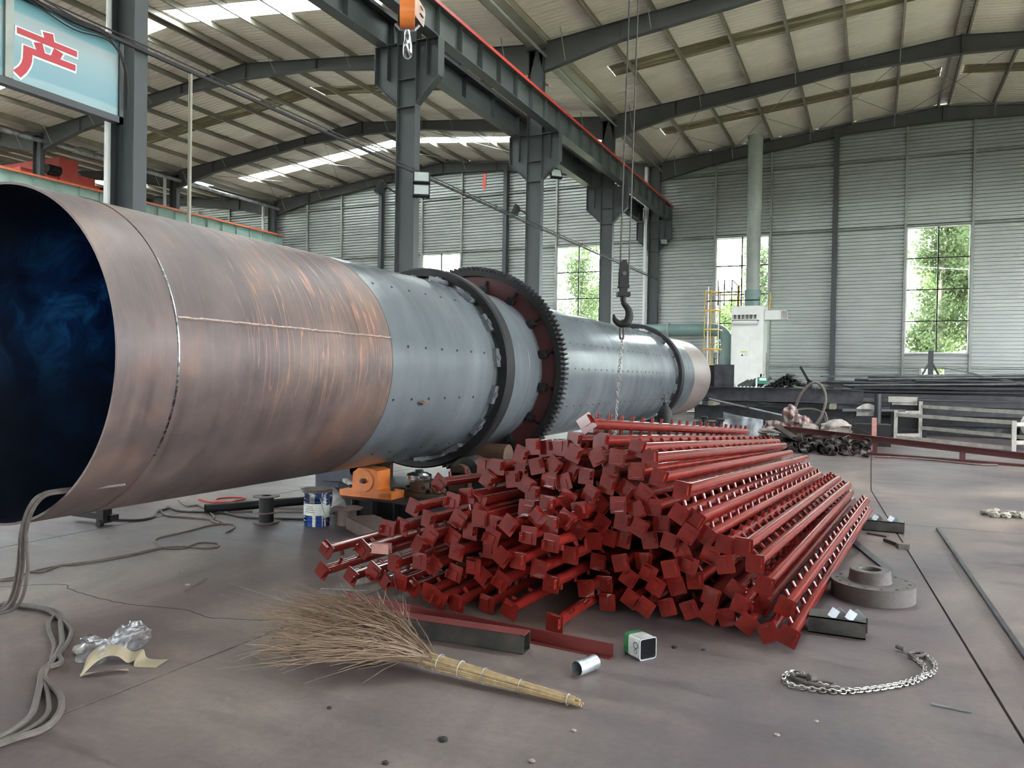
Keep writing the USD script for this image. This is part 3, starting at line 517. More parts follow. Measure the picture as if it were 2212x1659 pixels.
# ================================================================ crane runways
def runway(x, zb, h, label, mat, railmat, y0, y1, stiff, rail=True):
    t = thing('crane_girder', label, 'crane girder', (x, (y0 + y1) / 2, zb))
    part(t, 'web', bb(x - .006, x + .006, y0, y1, zb + .015, zb + h - .015), mat)
    part(t, 'bottom_flange', bb(x - .14, x + .14, y0, y1, zb, zb + .018), mat)
    part(t, 'top_flange', bb(x - .16, x + .16, y0, y1, zb + h - .018, zb + h), mat)
    y = y0 + .4
    while y < y1:
        part(t, 'stiffener', bb(x - .13, x + .13, y - .005, y + .005, zb + .03, zb + h - .02), mat); y += stiff
    part(t, 'end_plate', bb(x - .14, x + .14, y1, y1 + .014, zb, zb + h), mat)
    if rail:
        part(t, 'edge_strip', bb(x + .155, x + .185, y0, y1 + .1, zb + h - .03, zb + h + .05), railmat)
        part(t, 'rail', cat(bb(x - .05, x + .05, y0, y1 + .1, zb + h, zb + h + .02), bb(x - .015, x + .015, y0, y1 + .1, zb + h + .02, zb + h + .06), bb(x - .03, x + .03, y0, y1 + .1, zb + h + .06, zb + h + .10)), railmat)
        part(t, 'rail_clip', cat([bb(x + s * .075 - .03, x + s * .075 + .03, yy - .03, yy + .03, zb + h, zb + h + .035) for s in (-1, 1) for yy in np.arange(y0 + .5, y1, 1.2)]), railmat, kind='stuff')
    return t
runway(-8.66, 8.76, .66, 'grey steel crane girder with a red rail on the right side of the middle columns', M['girder'], M['rail_red'], -6, 36.0, 1.01)
runway(-9.94, 8.76, .66, 'grey steel crane girder without a painted rail on the left side of the middle columns', M['girder'], M['girder'], -6, 35.6, 1.7)
runway(-31.3, 8.62, .72, 'pale green crane girder with an orange rail along the far left columns', M['teal'], M['rail_orange'], -6, 35.7, 1.02)
# red bridge crane in the far left bay
t = thing('bridge_crane', 'red overhead crane end carriage standing beyond the pale green girder', 'crane', (-33.4, 23.5, 9.4))
part(t, 'end_carriage', cat(bb(-33.7, -33.1, 21.6, 26.4, 9.45, 10.05), bb(-33.6, -33.2, 22.6, 25.2, 10.05, 10.35)), M['crane_red'])
part(t, 'main_girder', bb(-52, -33.0, 23.3, 24.2, 9.7, 10.9), M['crane_red'])
part(t, 'motor', cat(cyl((-33.0, 22.7, 10.25), (-33.0, 23.3, 10.25), .2, 14), bb(-33.2, -32.8, 22.8, 23.2, 10.0, 10.1)), M['black'])
part(t, 'walkway', bb(-33.9, -32.9, 25.4, 28.2, 9.75, 10.0), M['black'])
for yy in (22.1, 25.9): part(t, 'wheel', cyl((-33.5, yy, 9.5), (-33.3, yy, 9.5), .2, 18), M['black'])
# crane girder of that bay
# flood lights
def floodlight(x, y, z, yaw, tilt, label, heads=1, arm=None):
    t = thing('floodlight', label, 'floodlight', (x, y, z))
    R = rotz(yaw) @ rotx(tilt)
    for h in range(heads):
        o = np.array((x, y, z)) + R @ np.array((0, 0, -.36 * h))
        part(t, 'housing', cat(box(o, (.36, .09, .3), R=R), *[box(o + R @ np.array((-.15 + .05 * k, .07, 0)), (.008, .06, .26), R=R) for k in range(7)]), M['black'])
        part(t, 'lens', box(o + R @ np.array((0, -.047, 0)), (.3, .006, .24), R=R), M['lamp_glass'])
    if arm is not None: part(t, 'bracket', tube([arm, (np.array(arm) + (x, y, z)) / 2 + (0, 0, .05), np.array((x, y, z)) + R @ np.array((0, .06, 0))], .02, 6), M['black'])
floodlight(-8.78, 14.35, 5.72, .55, -.5, 'double floodlight on the right face of the second column', 2, (-9.06, 14.55, 5.6))
floodlight(-9.86, 14.4, 5.62, -1.2, -.35, 'floodlight seen from its side on the left of the second column', 1, (-9.53, 14.55, 5.5))
floodlight(-8.72, 21.9, 7.6, .75, -.45, 'floodlight under the bracket of the third column', 1, (-9.06, 21.67, 7.6))
floodlight(-9.85, 21.5, 6.52, -1.3, -.4, 'dark floodlight low on the left edge of the third column', 1, (-9.53, 21.67, 6.4))
floodlight(-8.75, 35.4, 7.7, .6, -.4, 'floodlight below the bracket of the last column by the end wall', 1, (-9.06, 35.7, 7.75))
# pipes, cables
single('conduit_rail', cat(tube([(-9.02, 1.0, 5.86), (-9.02, 20, 5.90), (-9.02, 35.5, 6.0)], .03, 8), tube([(-8.98, 1.0, 5.92), (-8.98, 18, 5.945), (-8.98, 35.5, 6.06)], .012, 5)), M['cable_dark'], 'long dark conduit running level along the middle row of columns', 'pipe')
single('drop_pipe', tube([(-9.02, 7.81 + .55, 0), (-9.02, 8.36, 5.84)], .028, 8), M['purlin'], 'thin vertical pipe just right of the nearest column', 'pipe')
single('white_conduit', cat(tube([(-9.5, 7.40, 0), (-9.5, 7.40, 11)], .035, 8), tube([(-9.46, 7.33, 0), (-9.43, 7.33, 5.4), (-9.50, 7.33, 5.62)], .03, 8)), M['pvc'], 'pair of white plastic conduits on the left edge of the nearest column', 'pipe')
single('light_pipe', tube([(-9.0, 10, 11.05), (-9.0, 36, 11.05)], .045, 10), M['girt'], 'grey pipe along the roof valley over the middle columns', 'pipe')
single('light_pipe', tube([(-31.6, 10, 10.95), (-31.6, 36, 10.95)], .09, 10), M['galv'], 'pale round pipe along the far left eave', 'pipe')
for x, y, w in ((-9.62, 35.45, 'beside the last column of the middle row'), (-32.35, 35.4, 'in the far left corner'), (-32.2, 28.3, 'on the fourth column of the far left row')):
    single('downpipe', tube([(x, y, 0), (x, y, 11.2)], .08, 12), M['pvc'], f'white rainwater downpipe {w}', 'pipe')
single('red_cloth', prism(Polygon([(-17.8, 10.75), (-17.62, 10.72), (-17.6, 11.5), (-17.75, 11.52)]), .03, XZ, (0, 34.9, 0)), M['rail_red'], 'small red cloth strip hanging from the end roof beam', 'cloth')
# banner with one large character
t = thing('banner_sign', 'long teal banner sign with a large red Chinese character beside the nearest column', 'sign', (-9.1, 4.2, 4.8))
part(t, 'sheet', bb(-9.12, -9.06, 1.2, 7.2, 4.88, 5.86), M['banner'])
part(t, 'frame', cat(bb(-9.14, -9.03, 1.2, 7.26, 4.80, 4.885), bb(-9.14, -9.03, 7.2, 7.26, 4.8, 5.9), bb(-9.14, -9.03, 1.2, 7.26, 5.86, 5.91)), M['steel_dark'])
part(t, 'frame_post', bb(-9.05, -9.02, 5.705, 5.80, 4.885, 5.86), M['girt'])
CH = unary_union([Polygon([(6.013, 5.103), (5.97, 5.02), (5.902, 4.937), (5.813, 4.991), (5.876, 5.054), (5.909, 5.108), (5.926, 5.172), (5.933, 5.325), (6.283, 5.327), (6.384, 5.327), (6.587, 5.328), (6.583, 5.253), (6.038, 5.251), (6.034, 5.17)]),
    Polygon([(6.266, 5.322), (6.306, 5.431), (6.423, 5.405), (6.384, 5.322)]), Polygon([(6.054, 5.403), (6.09, 5.325), (6.19, 5.325), (6.156, 5.436)]),
    Polygon([(5.856, 5.434), (5.855, 5.503), (6.186, 5.504), (6.164, 5.572), (6.291, 5.59), (6.306, 5.504), (6.605, 5.505), (6.606, 5.434)])])
part(t, 'character_outline', prism(CH.buffer(.022, join_style=2), .004, YZ, (-9.059, 0, 0)), M['sign_white'])
part(t, 'character', prism(CH, .004, YZ, (-9.056, .004, .006)), M['sign_red'])
for k, (sag, x) in enumerate(((.10, -8.99), (.16, -8.97), (.20, -8.98), (.06, -8.96))):
    single('banner_cable', tube([(x, 5.2, 5.95), (x, 5.9, 5.97 - sag * .6), (x, 6.5, 5.93 - sag), (x, 7.0, 5.88 - sag * .5), (x, 7.24, 5.5), (x, 7.27, 5.0)], .009, 5, 5), M['cable_dark'], f'dark cable sagging across the top of the banner sign, {("lowest but two", "lowest but one", "lowest", "uppermost")[k]} of four', 'cable')

# ================================================================ hanging hooks
def hook_shape(o, s=1.0, R=None):
    pts = [(0, 0, .16), (0, 0, .10), (.045, 0, .04), (.06, 0, -.03), (.035, 0, -.10), (-.03, 0, -.115), (-.085, 0, -.075), (-.10, 0, -.02)]
    r = [.022, .026, .034, .042, .045, .036, .026, .010]
    P = smooth_path(pts, 5); rr = np.interp(np.linspace(0, 1, len(P)), np.linspace(0, 1, len(r)), r)
    return move(tube(P * s, rr * s, 10), o, R)
def link(c, d, up, L=.036, w=.021, r=.0045, n=5):
    a, d, u = frame(d, up); P = []
    for k in range(12):
        th = k * math.pi / 6; P.append(d * (L / 2 - w / 2) * np.sign(math.cos(th) if abs(math.cos(th)) > 1e-6 else 0) + w / 2 * (math.cos(th) * d + math.sin(th) * a) + np.asarray(c))
    return tube(P, r, n, close=True)
def chain(parent, pts, L=.036, w=.021, r=.0045, lay=0.0):
    P = smooth_path(pts, 12); s = np.concatenate([[0], np.cumsum(np.linalg.norm(np.diff(P, axis=0), axis=1))]); step = L - 2.2 * r; k = 0; d0 = 0
    while d0 < s[-1]:
        c = np.array([np.interp(d0, s, P[:, i]) for i in range(3)]); e = np.array([np.interp(min(d0 + .01, s[-1]), s, P[:, i]) for i in range(3)]) - np.array([np.interp(max(d0 - .01, 0), s, P[:, i]) for i in range(3)])
        a, d, u = frame(e); q = lay + (math.pi / 2) * (k % 2)
        part(parent, 'link', link(c, e, math.cos(q) * u + math.sin(q) * a, L, w, r), M['chain'], smooth=40); d0 += step; k += 1
HX = np.array((-2.32, 7.76, 2.24))
t = thing('hook_block', 'dark crane hook block on wire ropes with a chain, above the red tube pile', 'crane hook', HX)
Rv = rotz(.43)
part(t, 'hook', hook_shape(HX, 1.0, Rv), M['black'], smooth=40)
part(t, 'sheave_housing', cat(*[move(prism(Polygon([(-.03, .2), (.03, .2), (.05, .30), (.045, .46), (.02, .54), (-.02, .54), (-.045, .46), (-.05, .30)]), .014, XZ), HX, Rv @ np.eye(3)) if k == 0 else move(prism(Polygon([(-.03, .2), (.03, .2), (.05, .30), (.045, .46), (.02, .54), (-.02, .54), (-.045, .46), (-.05, .30)]), .014, XZ), HX + Rv @ np.array((0, .07, 0)), Rv) for k in range(2)], move(box((0, .035, .19), (.13, .12, .04)), HX, Rv), move(box((0, .035, .27), (.11, .11, .02)), HX, Rv)), M['black'])
part(t, 'sheave', move(cyl((0, -.0, .40), (0, .05, .40), .055, 20), HX, Rv), M['iron'], smooth=30)
part(t, 'swivel', move(cyl((0, .03, .12), (0, .03, .2), .032, 12), HX, Rv), M['iron'])
part(t, 'axle', move(cyl((0, -.03, .40), (0, .11, .40), .022, 10), HX, Rv), M['iron'])
for k, (dx, dy) in enumerate(((-.045, .0), (-.035, .05), (.045, .0), (.055, .05))):
    p = HX + Rv @ np.array((dx, dy, .42)); part(t, 'rope', tube([p, p + np.array((.10, .08, 7.4))], .007, 5), M['cable_dark'])
part(t, 'shackle', tube([HX + (-.01, 0, -.07), HX + (-.03, 0, -.15), HX + (-.03, 0, -.25), HX + (-.01, 0, -.27), HX + (.005, 0, -.25), HX + (.005, 0, -.15), HX + (-.005, 0, -.07)], .011, 7, 3), M['iron'])
chain(t, [HX + (-.01, 0, -.28), HX + (-.045, 0, -.8), HX + (-.07, 0, -1.3)], .042, .026, .005)
H2 = np.array((-3.56, 5.56, 4.36))
t = thing('hook_block', 'orange crane hook block with a white plate at the top edge of the view', 'crane hook', H2)
Rv = rotz(.55)
part(t, 'hook', move(hook_shape((0, 0, -.0), .9), H2 + (0, 0, -.02), Rv @ rotz(1.45)), M['chrome'], smooth=40)
part(t, 'sheave_cover', cat(move(cyl((-.055, -.06, .2), (-.055, .06, .2), .13, 24), H2, Rv @ rotz(math.pi / 2) @ np.eye(3)), move(box((0, 0, .3), (.1, .12, .16)), H2, Rv)), M['orange'], smooth=30)
part(t, 'bottom_strap', move(tube([(-.1, 0, .12), (-.06, 0, .08), (0, 0, .07), (.06, 0, .08), (.1, 0, .12)], .012, 6), H2, Rv), M['galv'])
part(t, 'plate', move(prism(Polygon([(.0, .36), (.0, .2), (.07, .1), (.08, .20), (.075, .24)]).buffer(.004), .008, XZ), H2 + (.075, 0, -.01), Rv @ rotz(-.2)), M['white_paint'])
part(t, 'plate_mark', cat(move(bar((.042, -.012, .205), (.07, -.012, .165), .004, .012), H2 + (.075, 0, -.01), Rv @ rotz(-.2)), move(bar((.045, -.012, .265), (.066, -.012, .225), .004, .006), H2 + (.075, 0, -.01), Rv @ rotz(-.2))), M['ink'])
for dx in (-.05, .0, .05): part(t, 'rope', move(tube([(dx, 0, .3), (dx, 0, 5.0)], .007, 5), H2, Rv), M['cable_dark'])

# ================================================================ the rotary drum, in its own axes: y along, base under the near end
DR, DA = 1.0994, np.array([-.01324689, .99990244, -.00442995])
dx_ = np.cross(DA, (0, 0, 1.0)); dx_ /= np.linalg.norm(dx_); dz_ = np.cross(dx_, DA)
DC = np.array([-5.1074, 3.1827, 1.6704])
DM = np.eye(4); DM[0, :3], DM[1, :3], DM[2, :3], DM[3, :3] = dx_, DA, dz_, DC - DR * dz_
drum = thing('rotary_drum', 'huge steel rotary drum, rusty brown near end and grey painted length', 'drum', mat=DM)
Rl = np.array([[1, 0, 0], [0, 0, 1], [0, -1, 0.0]])                 # lathe z -> drum y
def turned(prof, n=96, close=False): return move(lathe([(r, -y) for r, y in prof][::1], n, close), (0, 0, DR), rotx(math.pi / 2))
def dp(y, th, r=DR): return np.array((r * math.cos(th), y, DR + r * math.sin(th)))
def shell(y0, y1, r=DR, th=.016): return turned([(r, y0), (r, y1), (r - th, y1), (r - th, y0)], 96, True)
part(drum, 'rust_shell', shell(0, .45), M['rust_shell'], smooth=30); part(drum, 'rust_shell', shell(.455, 2.955), M['rust_shell'], smooth=30)
part(drum, 'grey_shell', shell(2.96, 17.6), M['grey_shell'], smooth=30)
M['end_shell'] = mottle('brown_grey_end_shell', [(.35, (126, 116, 112)), (.6, (140, 126, 120)), (.75, (150, 122, 110))], 1.4, (.35, .5), metal=.2)
part(drum, 'end_shell', shell(17.605, 20.06), M['end_shell'], smooth=30)
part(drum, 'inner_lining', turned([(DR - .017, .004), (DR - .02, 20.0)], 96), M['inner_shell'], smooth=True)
part(drum, 'weld_bead', tube([dp(.452, a, DR - .001) for a in np.linspace(-.62, .62, 60)], .009, 6), M['chrome'], label='bright ground weld round the near end')
part(drum, 'weld_bead', tube([dp(.452, a, DR - .003) for a in np.linspace(.62, 2 * math.pi - .62, 120)], .009, 6), M['rust_shell'])
ws = []
rr = random.Random(3)
for k in range(60): ws.append(dp(.46 + 2.49 * k / 59, .235 + rr.uniform(-.0035, .0035), DR + rr.uniform(-.002, .003)))
M['weld_dull'] = mottle('dull_weld', [(.3, (120, 104, 98)), (.7, (176, 158, 148))], 40.0, (.4, .6), metal=.5)
part(drum, 'weld_seam', tube(ws, .011, 6), M['weld_dull'], label='pale rough lengthwise weld seam')
for y in (2.957,): part(drum, 'joint_groove', turned([(DR + .001, y - .004), (DR + .001, y + .004)], 96), M['under'])
for y0, y1 in ((5.145, 5.165), (6.262, 6.282), (15.2, 15.22)): part(drum, 'seam_band', turned([(DR + .004, y0), (DR + .007, y0 + .006), (DR + .007, y1 - .006), (DR + .004, y1)], 96), M['grey_shell'], smooth=30)
for y0, y1 in ((5.166, 5.176), (6.283, 6.293), (15.221, 15.231)): part(drum, 'seam_gap', turned([(DR + .003, y0), (DR + .003, y1)], 96), M['under'])
for y0, y1, nm in ((5.24, 5.46, 'riding ring nearest the camera'), (15.33, 15.56, 'riding ring near the far end')):
    part(drum, 'riding_ring', turned([(1.15, y0), (1.235, y0), (1.255, y0 + .02), (1.255, y1 - .02), (1.235, y1), (1.15, y1)], 120, True), M['black'], smooth=30, label='dark ' + nm)
    for k in range(16):
        th = k * 2 * math.pi / 16 + .12
        c = dp(y0 - .035, th, DR + .03); R = roty(-(th - math.pi / 2)) if False else np.stack([(-math.sin(th), 0, math.cos(th)), (0, 1, 0), (math.cos(th), 0, math.sin(th))], 1)
        part(drum, 'ring_stop', cat(box(c, (.07, .05, .07), R=R), box(c + R @ np.array((0, 0, .02)), (.03, .09, .03), R=R), box(c + R @ np.array((0, -.045, -.02)), (.09, .03, .02), R=R)), M['grey_shell'])
        part(drum, 'ring_pad', box(dp((y0 + y1) / 2, th, DR + .026), (.22, y1 - y0 + .18, .05), R=R), M['grey_shell'])
N = 132; pr = []
for k in range(N):
    a = 2 * math.pi / N
    for f, r in ((0, 1.402), (.18, 1.402), (.38, 1.458), (.62, 1.458), (.82, 1.402)): pr.append((r * math.cos((k + f) * a), r * math.sin((k + f) * a)))
rim = Polygon(pr).difference(Point(0, 0).buffer(1.33, 64))
part(drum, 'toothed_ring', prism(rim, .17, XZ, (0, 6.80, DR)), M['black'], label='dark toothed gear ring')
part(drum, 'gear_web', prism(Point(0, 0).buffer(1.335, 48).difference(Point(0, 0).buffer(DR - .02, 48)), .022, XZ, (0, 6.74, DR)), M['red_dark'], label='dark red web plate inside the gear ring')
for k in range(16):
    th = k * 2 * math.pi / 16 + .2
    R = np.stack([(-math.sin(th), 0, math.cos(th)), (0, 1, 0), (math.cos(th), 0, math.sin(th))], 1)
    part(drum, 'spring_lug', cat(box(dp(6.66, th, 1.15), (.10, .11, .09), R=R), box(dp(6.69, th, 1.2), (.02, .07, .16), R=R), cyl(dp(6.58, th, 1.16), dp(6.72, th, 1.16), .022, 8)), M['black'])
bolts = []
for th, y0, y1, st in ((.80, 3.1, 5.0, .335), (.17, 3.25, 5.0, .335), (-.30, 3.05, 5.0, .335), (-.93, 3.3, 4.9, .32), (.42, 7.1, 15, .33), (.05, 7.1, 15, .33), (-.5, 7.1, 15, .33), (.95, 7.1, 15, .33), (1.3, 7.1, 15, .6), (.2, 15.9, 17.5, .33), (-.3, 15.9, 17.5, .33)):
    for y in np.arange(y0, y1, st): bolts.append(cyl(dp(y, th, DR - .004), dp(y, th, DR + .006), .013, 8))
part(drum, 'bolt_rows', cat(bolts), M['black'], kind='stuff')
part(drum, 'lifting_tab', cat(bar(dp(3.55, -.33, DR - .02), dp(3.62, -.33, DR + .07), .09, .012), cyl(dp(3.60, -.33, DR + .05), dp(3.60, -.31, DR + .05), .03, 10)), M['plate_dusty'])
# drum supports
def station(y, label, x0=-6.4, x1=-3.95):
    t = thing('roller_station', label, 'roller station', (-5.2, y, 0))
    part(t, 'base_frame', cat(bb(x0, x1, y - .45, y + .45, 0, .012), bb(x0, x1, y - .45, y + .45, .178, .19), bb(x0, x1, y - .38, y - .37, 0, .18), bb(x0, x1, y + .37, y + .38, 0, .18)), M['black'])
    for s in (-1, 1):
        cx = -5.11 - .0132 * (y - 3.18) + s * .74
        part(t, 'roller', cyl((cx, y - .16, .385), (cx, y + .16, .385), .19, 28), M['raw_steel'], smooth=30)
        part(t, 'shaft', cyl((cx, y - .32, .385), (cx, y + .32, .385), .05, 12), M['black'])
        for e in (-1, 1): part(t, 'bearing', cat(box((cx, y + e * .28, .30), (.26, .1, .22)), cyl((cx, y + e * .33, .385), (cx, y + e * .23, .385), .12, 18)), M['brown'])
    return t
t = station(8.52, 'roller station under the near riding ring of the drum')
station(18.62, 'roller station under the far riding ring of the drum')
# orange bearing block on a ribbed black base in front
t = thing('bearing_block', 'orange bearing block with a round cover on a ribbed black base', 'bearing block', (-5.0, 7.35, 0))
X0, X1, Y0, Y1 = -5.52, -3.85, 7.08, 7.95
part(t, 'base_plate', cat(bb(X0, X1, Y0, Y1, 0, .012), bb(X0, X1, Y0, Y1, .183, .197)), M['black'])
part(t, 'base_web', bb(X0, X1, Y0 + .10, Y0 + .112, .012, .183), M['black'])
for x in (-5.42, -5.17, -4.9, -4.62, -4.34): part(t, 'rib', bb(x - .006, x + .006, Y0 + .004, Y0 + .10, .012, .183), M['raw_steel'])
part(t, 'housing', prism(Polygon([(-5.42, .197), (-4.73, .197), (-4.73, .275), (-4.92, .29), (-4.92, .5), (-5.0, .52), (-5.17, .52), (-5.24, .47), (-5.25, .29), (-5.42, .265)]), .26, XZ, (0, 7.46, 0)), M['orange'])
part(t, 'cover', cyl((-5.08, 7.205, .385), (-5.08, 7.18, .385), .118, 28), M['orange'], smooth=30)
part(t, 'nut', cat(cyl((-5.08, 7.18, .385), (-5.08, 7.15, .385), .032, 6), cyl((-5.08, 7.15, .385), (-5.08, 7.12, .385), .016, 8)), M['brown'])
for x in (-5.36, -4.8): part(t, 'bolt', cat(cyl((x, 7.33, .26), (x, 7.33, .305), .024, 6)), M['black'])
t = thing('thrust_roller', 'shiny thrust roller disc on a grimy brown casting under the drum', 'roller', (-4.72, 7.62, 0))
part(t, 'disc', move(lathe([(0, .455), (.10, .455), (.11, .44), (.135, .44), (.142, .432), (.142, .385), (.12, .38), (0, .38)], 36), (-4.66, 7.66, 0)), M['chrome'], smooth=30)
part(t, 'hub', move(lathe([(0, .485), (.045, .485), (.05, .455)], 18), (-4.66, 7.66, 0)), M['black'])
part(t, 'casting', cat(bb(-4.80, -4.52, 7.58, 7.76, .197, .27), bb(-4.75, -4.57, 7.6, 7.74, .27, .34), cyl((-4.66, 7.66, .33), (-4.66, 7.66, .385), .06, 14), bb(-4.98, -4.3, 7.5, 7.62, .197, .235), blob((-4.42, 7.66, .27), (.10, .08, .07), 3)), M['brown'])
for x in (-4.76, -4.56, -4.4): part(t, 'bolt', cyl((x, 7.57, .30), (x, 7.60, .30), .018, 6), M['black'])
single('gear_motor', cat(cyl((-4.9, 9.4, .5), (-4.35, 9.4, .5), .16, 18), bb(-4.85, -4.4, 9.28, 9.5, .19, .36), bb(-5.0, -4.2, 9.15, 9.65, 0, .19)), M['brown'], 'brown drive motor on a block beneath the drum behind the thrust roller', 'motor')
PILE = """-1.749,5.036,1.270,-35 -1.669,5.108,1.150,3 -1.870,5.134,1.144,5 -1.420,5.121,1.113,12 -1.960,5.096,1.089,0 -2.156,5.071,1.087,-5 -2.079,5.115,1.075,-12 -1.835,5.033,1.061,22 -1.323,5.095,1.052,-3 -1.531,5.038,1.050,5 -1.682,5.072,1.044,-28 -2.248,5.075,1.027,20 -2.000,5.074,0.966,35 -1.408,5.074,0.963,0 -2.118,5.055,0.955,-15 -1.607,5.137,0.951,5 -1.257,5.080,0.930,15 -2.428,5.069,0.927,3 -1.893,5.140,0.925,25 -2.544,5.084,0.924,3 -2.259,5.119,0.915,8 -1.775,5.122,0.900,3 -1.098,5.061,0.862,8 -2.037,5.079,0.858,8 -1.605,5.065,0.856,12 -1.934,5.104,0.851,-18 -2.318,5.091,0.842,-8 -2.497,5.048,0.834,30 -1.498,5.139,0.827,35 -2.177,5.024,0.821,25 -1.372,5.135,0.810,30 -1.707,5.018,0.798,25 -2.942,5.126,0.768,35 -2.121,4.990,0.767,0 -1.847,4.943,0.763,30 -1.932,4.803,0.738,3 -1.515,5.027,0.736,-5 -2.575,4.879,0.730,-10 -1.304,5.132,0.722,0 -1.110,5.031,0.714,30 -1.654,5.105,0.707,40 -1.732,4.880,0.704,-12 -2.080,4.792,0.699,5 -1.408,5.078,0.699,-25 -2.660,4.826,0.695,10 -2.494,4.906,0.694,20 -1.012,5.053,0.682,30 -1.959,4.708,0.664,40 -1.795,4.777,0.656,35 -2.443,4.819,0.634,25 -2.945,4.771,0.634,20 -1.869,4.707,0.629,3 -2.365,4.664,0.626,2 -1.493,5.058,0.621,8 -1.247,5.133,0.617,-3 -2.125,4.615,0.614,35 -2.524,4.667,0.612,30 -1.368,5.023,0.600,25 -2.262,4.674,0.598,8 -1.646,5.078,0.592,30 -1.048,5.033,0.590,30 -2.775,4.695,0.578,10 -1.748,4.920,0.575,35 -0.947,5.113,0.571,35 -1.986,4.626,0.560,2 -2.446,4.692,0.530,5 -0.833,5.110,0.530,12 -0.715,5.116,0.525,3 -1.833,4.636,0.523,3 -2.249,4.625,0.520,20 -1.172,5.063,0.519,15 -1.317,5.110,0.507,-12 -2.997,4.708,0.502,15 -1.608,5.118,0.492,10 -1.509,5.137,0.487,8 -3.097,4.678,0.486,5 -2.722,4.630,0.484,30 -1.685,5.024,0.478,-5 -2.590,4.710,0.466,25 -1.099,5.083,0.457,-25 -0.924,5.123,0.452,20 -0.641,5.093,0.432,0 -0.813,5.031,0.420,-12 -1.771,4.823,0.414,3 -2.299,4.705,0.413,3 -2.166,4.608,0.403,35 -2.497,4.600,0.401,10 -2.828,4.665,0.398,30 -2.064,4.635,0.387,2 -1.044,5.061,0.381,15 -1.359,5.115,0.362,-8 -1.489,5.022,0.354,-15 -1.155,5.024,0.354,-15 -1.935,4.681,0.337,8 -1.678,5.121,0.317,5 -3.313,4.689,0.311,35 -2.786,4.602,0.305,0 -0.581,5.103,0.300,10 -1.312,5.061,0.299,20 -2.423,4.705,0.291,3 -3.630,4.675,0.279,35 -2.714,4.669,0.273,40 -1.019,5.133,0.270,-8 -2.988,4.603,0.264,5 -1.442,5.064,0.250,30 -1.863,4.716,0.240,5 -0.768,5.130,0.237,35 -2.196,4.665,0.227,25 -2.572,4.718,0.224,15 -2.351,4.715,0.223,35 -1.255,5.044,0.223,25 -1.138,5.131,0.216,-20 -0.902,5.061,0.199,15 -0.449,5.039,0.199,18 -0.710,5.026,0.182,20 -1.619,5.089,0.181,-5 -1.698,4.929,0.179,-8 -3.223,4.689,0.164,30 -0.593,5.140,0.163,30 -2.975,4.656,0.125,8 -1.421,5.042,0.118,30 -3.682,4.695,0.107,35 -3.136,4.711,0.097,40 -3.433,4.713,0.096,30 -2.719,4.626,0.095,8 -1.038,5.085,0.088,-25 -0.910,5.057,0.087,25 -2.892,4.701,0.083,35 -0.665,4.972,0.083,35 -1.319,5.024,0.082,30 -0.800,5.058,0.081,-15 -2.595,4.541,0.079,25 -0.527,4.880,0.079,-25 -1.578,5.026,0.079,-3 -2.089,4.571,0.078,22 -0.412,4.866,0.077,20 -1.192,5.104,0.077,-20 -2.290,4.649,0.068,8 -2.480,4.580,0.065,5 -1.747,4.496,0.063,3"""
# ================================================================ the pile of red tubes: near end (x, y, z), turn of the end plate in degrees
TL, TR = 4.62, .038
def tube_parts(t, lug_deg):
    """one tube along +y from its end plate; lugs in a row lug_deg round from the plate's top"""
    part(t, 'tube', cyl((0, .004, 0), (0, TL, 0), TR, 20, inner=.005), M['red'], smooth=40)
    pl = Polygon([(-.0575, -.0575), (.0575, -.0575), (.0575, .0575), (-.0575, .0575)]).buffer(-.008).buffer(.008, 3)
    part(t, 'end_plate', prism(pl, .007, XZ, (0, .004, 0)), M['red'])
    pad = Polygon([(-.02, -.012), (.042, -.012), (.042, .046), (-.02, .046)]).buffer(.004, 2)
    part(t, 'pad', prism(pad, .008, XZ, (0, -.002, 0)), M['red'])
    tab = Polygon([(-.046, -.020), (-.008, -.020), (-.008, .040), (-.046, .040)]).difference(Point(-.027, .006).buffer(.006, 5))
    part(t, 'tab', move(prism(tab, .006, YZ, (.040, 0, 0)), (0, .0, 0)), M['red'])
    a = math.radians(lug_deg); u = np.array((math.sin(a), 0, math.cos(a)))
    for k in range(20):
        y = .16 + .225 * k + (.06 if k > 6 else 0) + (.05 if k > 13 else 0)
        if y > TL - .03: break
        o = np.array((0, y, 0))
        part(t, 'lug', cat(cyl(o + u * (TR - .004), o + u * (TR + .036), .0145, 10, inner=.004), cyl(o + u * (TR + .002), o + u * (TR + .016), .010, 8)), M['red'], smooth=40)
POLES = [tuple(map(float, p.split(','))) for p in PILE.split()]
FLANK = [0, 1, 3, 8, 16, 22, 39, 46, 63, 66, 67, 81, 97, 118, 113, 135]
LUGW = {0: (0, 1), 1: (-75, 0), 3: (-35, 0), 8: (-70, 0), 16: (-95, 0), 22: (-70, 0), 39: (-25, 0), 46: (-25, 0), 63: (-25, 0), 66: (-10, 0), 67: (-20, 0), 81: (-60, 0), 97: (-80, 0), 118: (-50, 0), 113: (-30, 0), 135: (-40, 0)}
ORD = ['first', 'second', 'third', 'fourth', 'fifth', 'sixth', 'seventh', 'eighth', 'ninth', 'tenth', 'eleventh', 'twelfth', 'thirteenth', 'fourteenth', 'fifteenth', 'last']
SHOW = {0: 'lugs standing straight up, topmost of the pile'}
protos = {}; rp = random.Random(11); seen_rows = {}
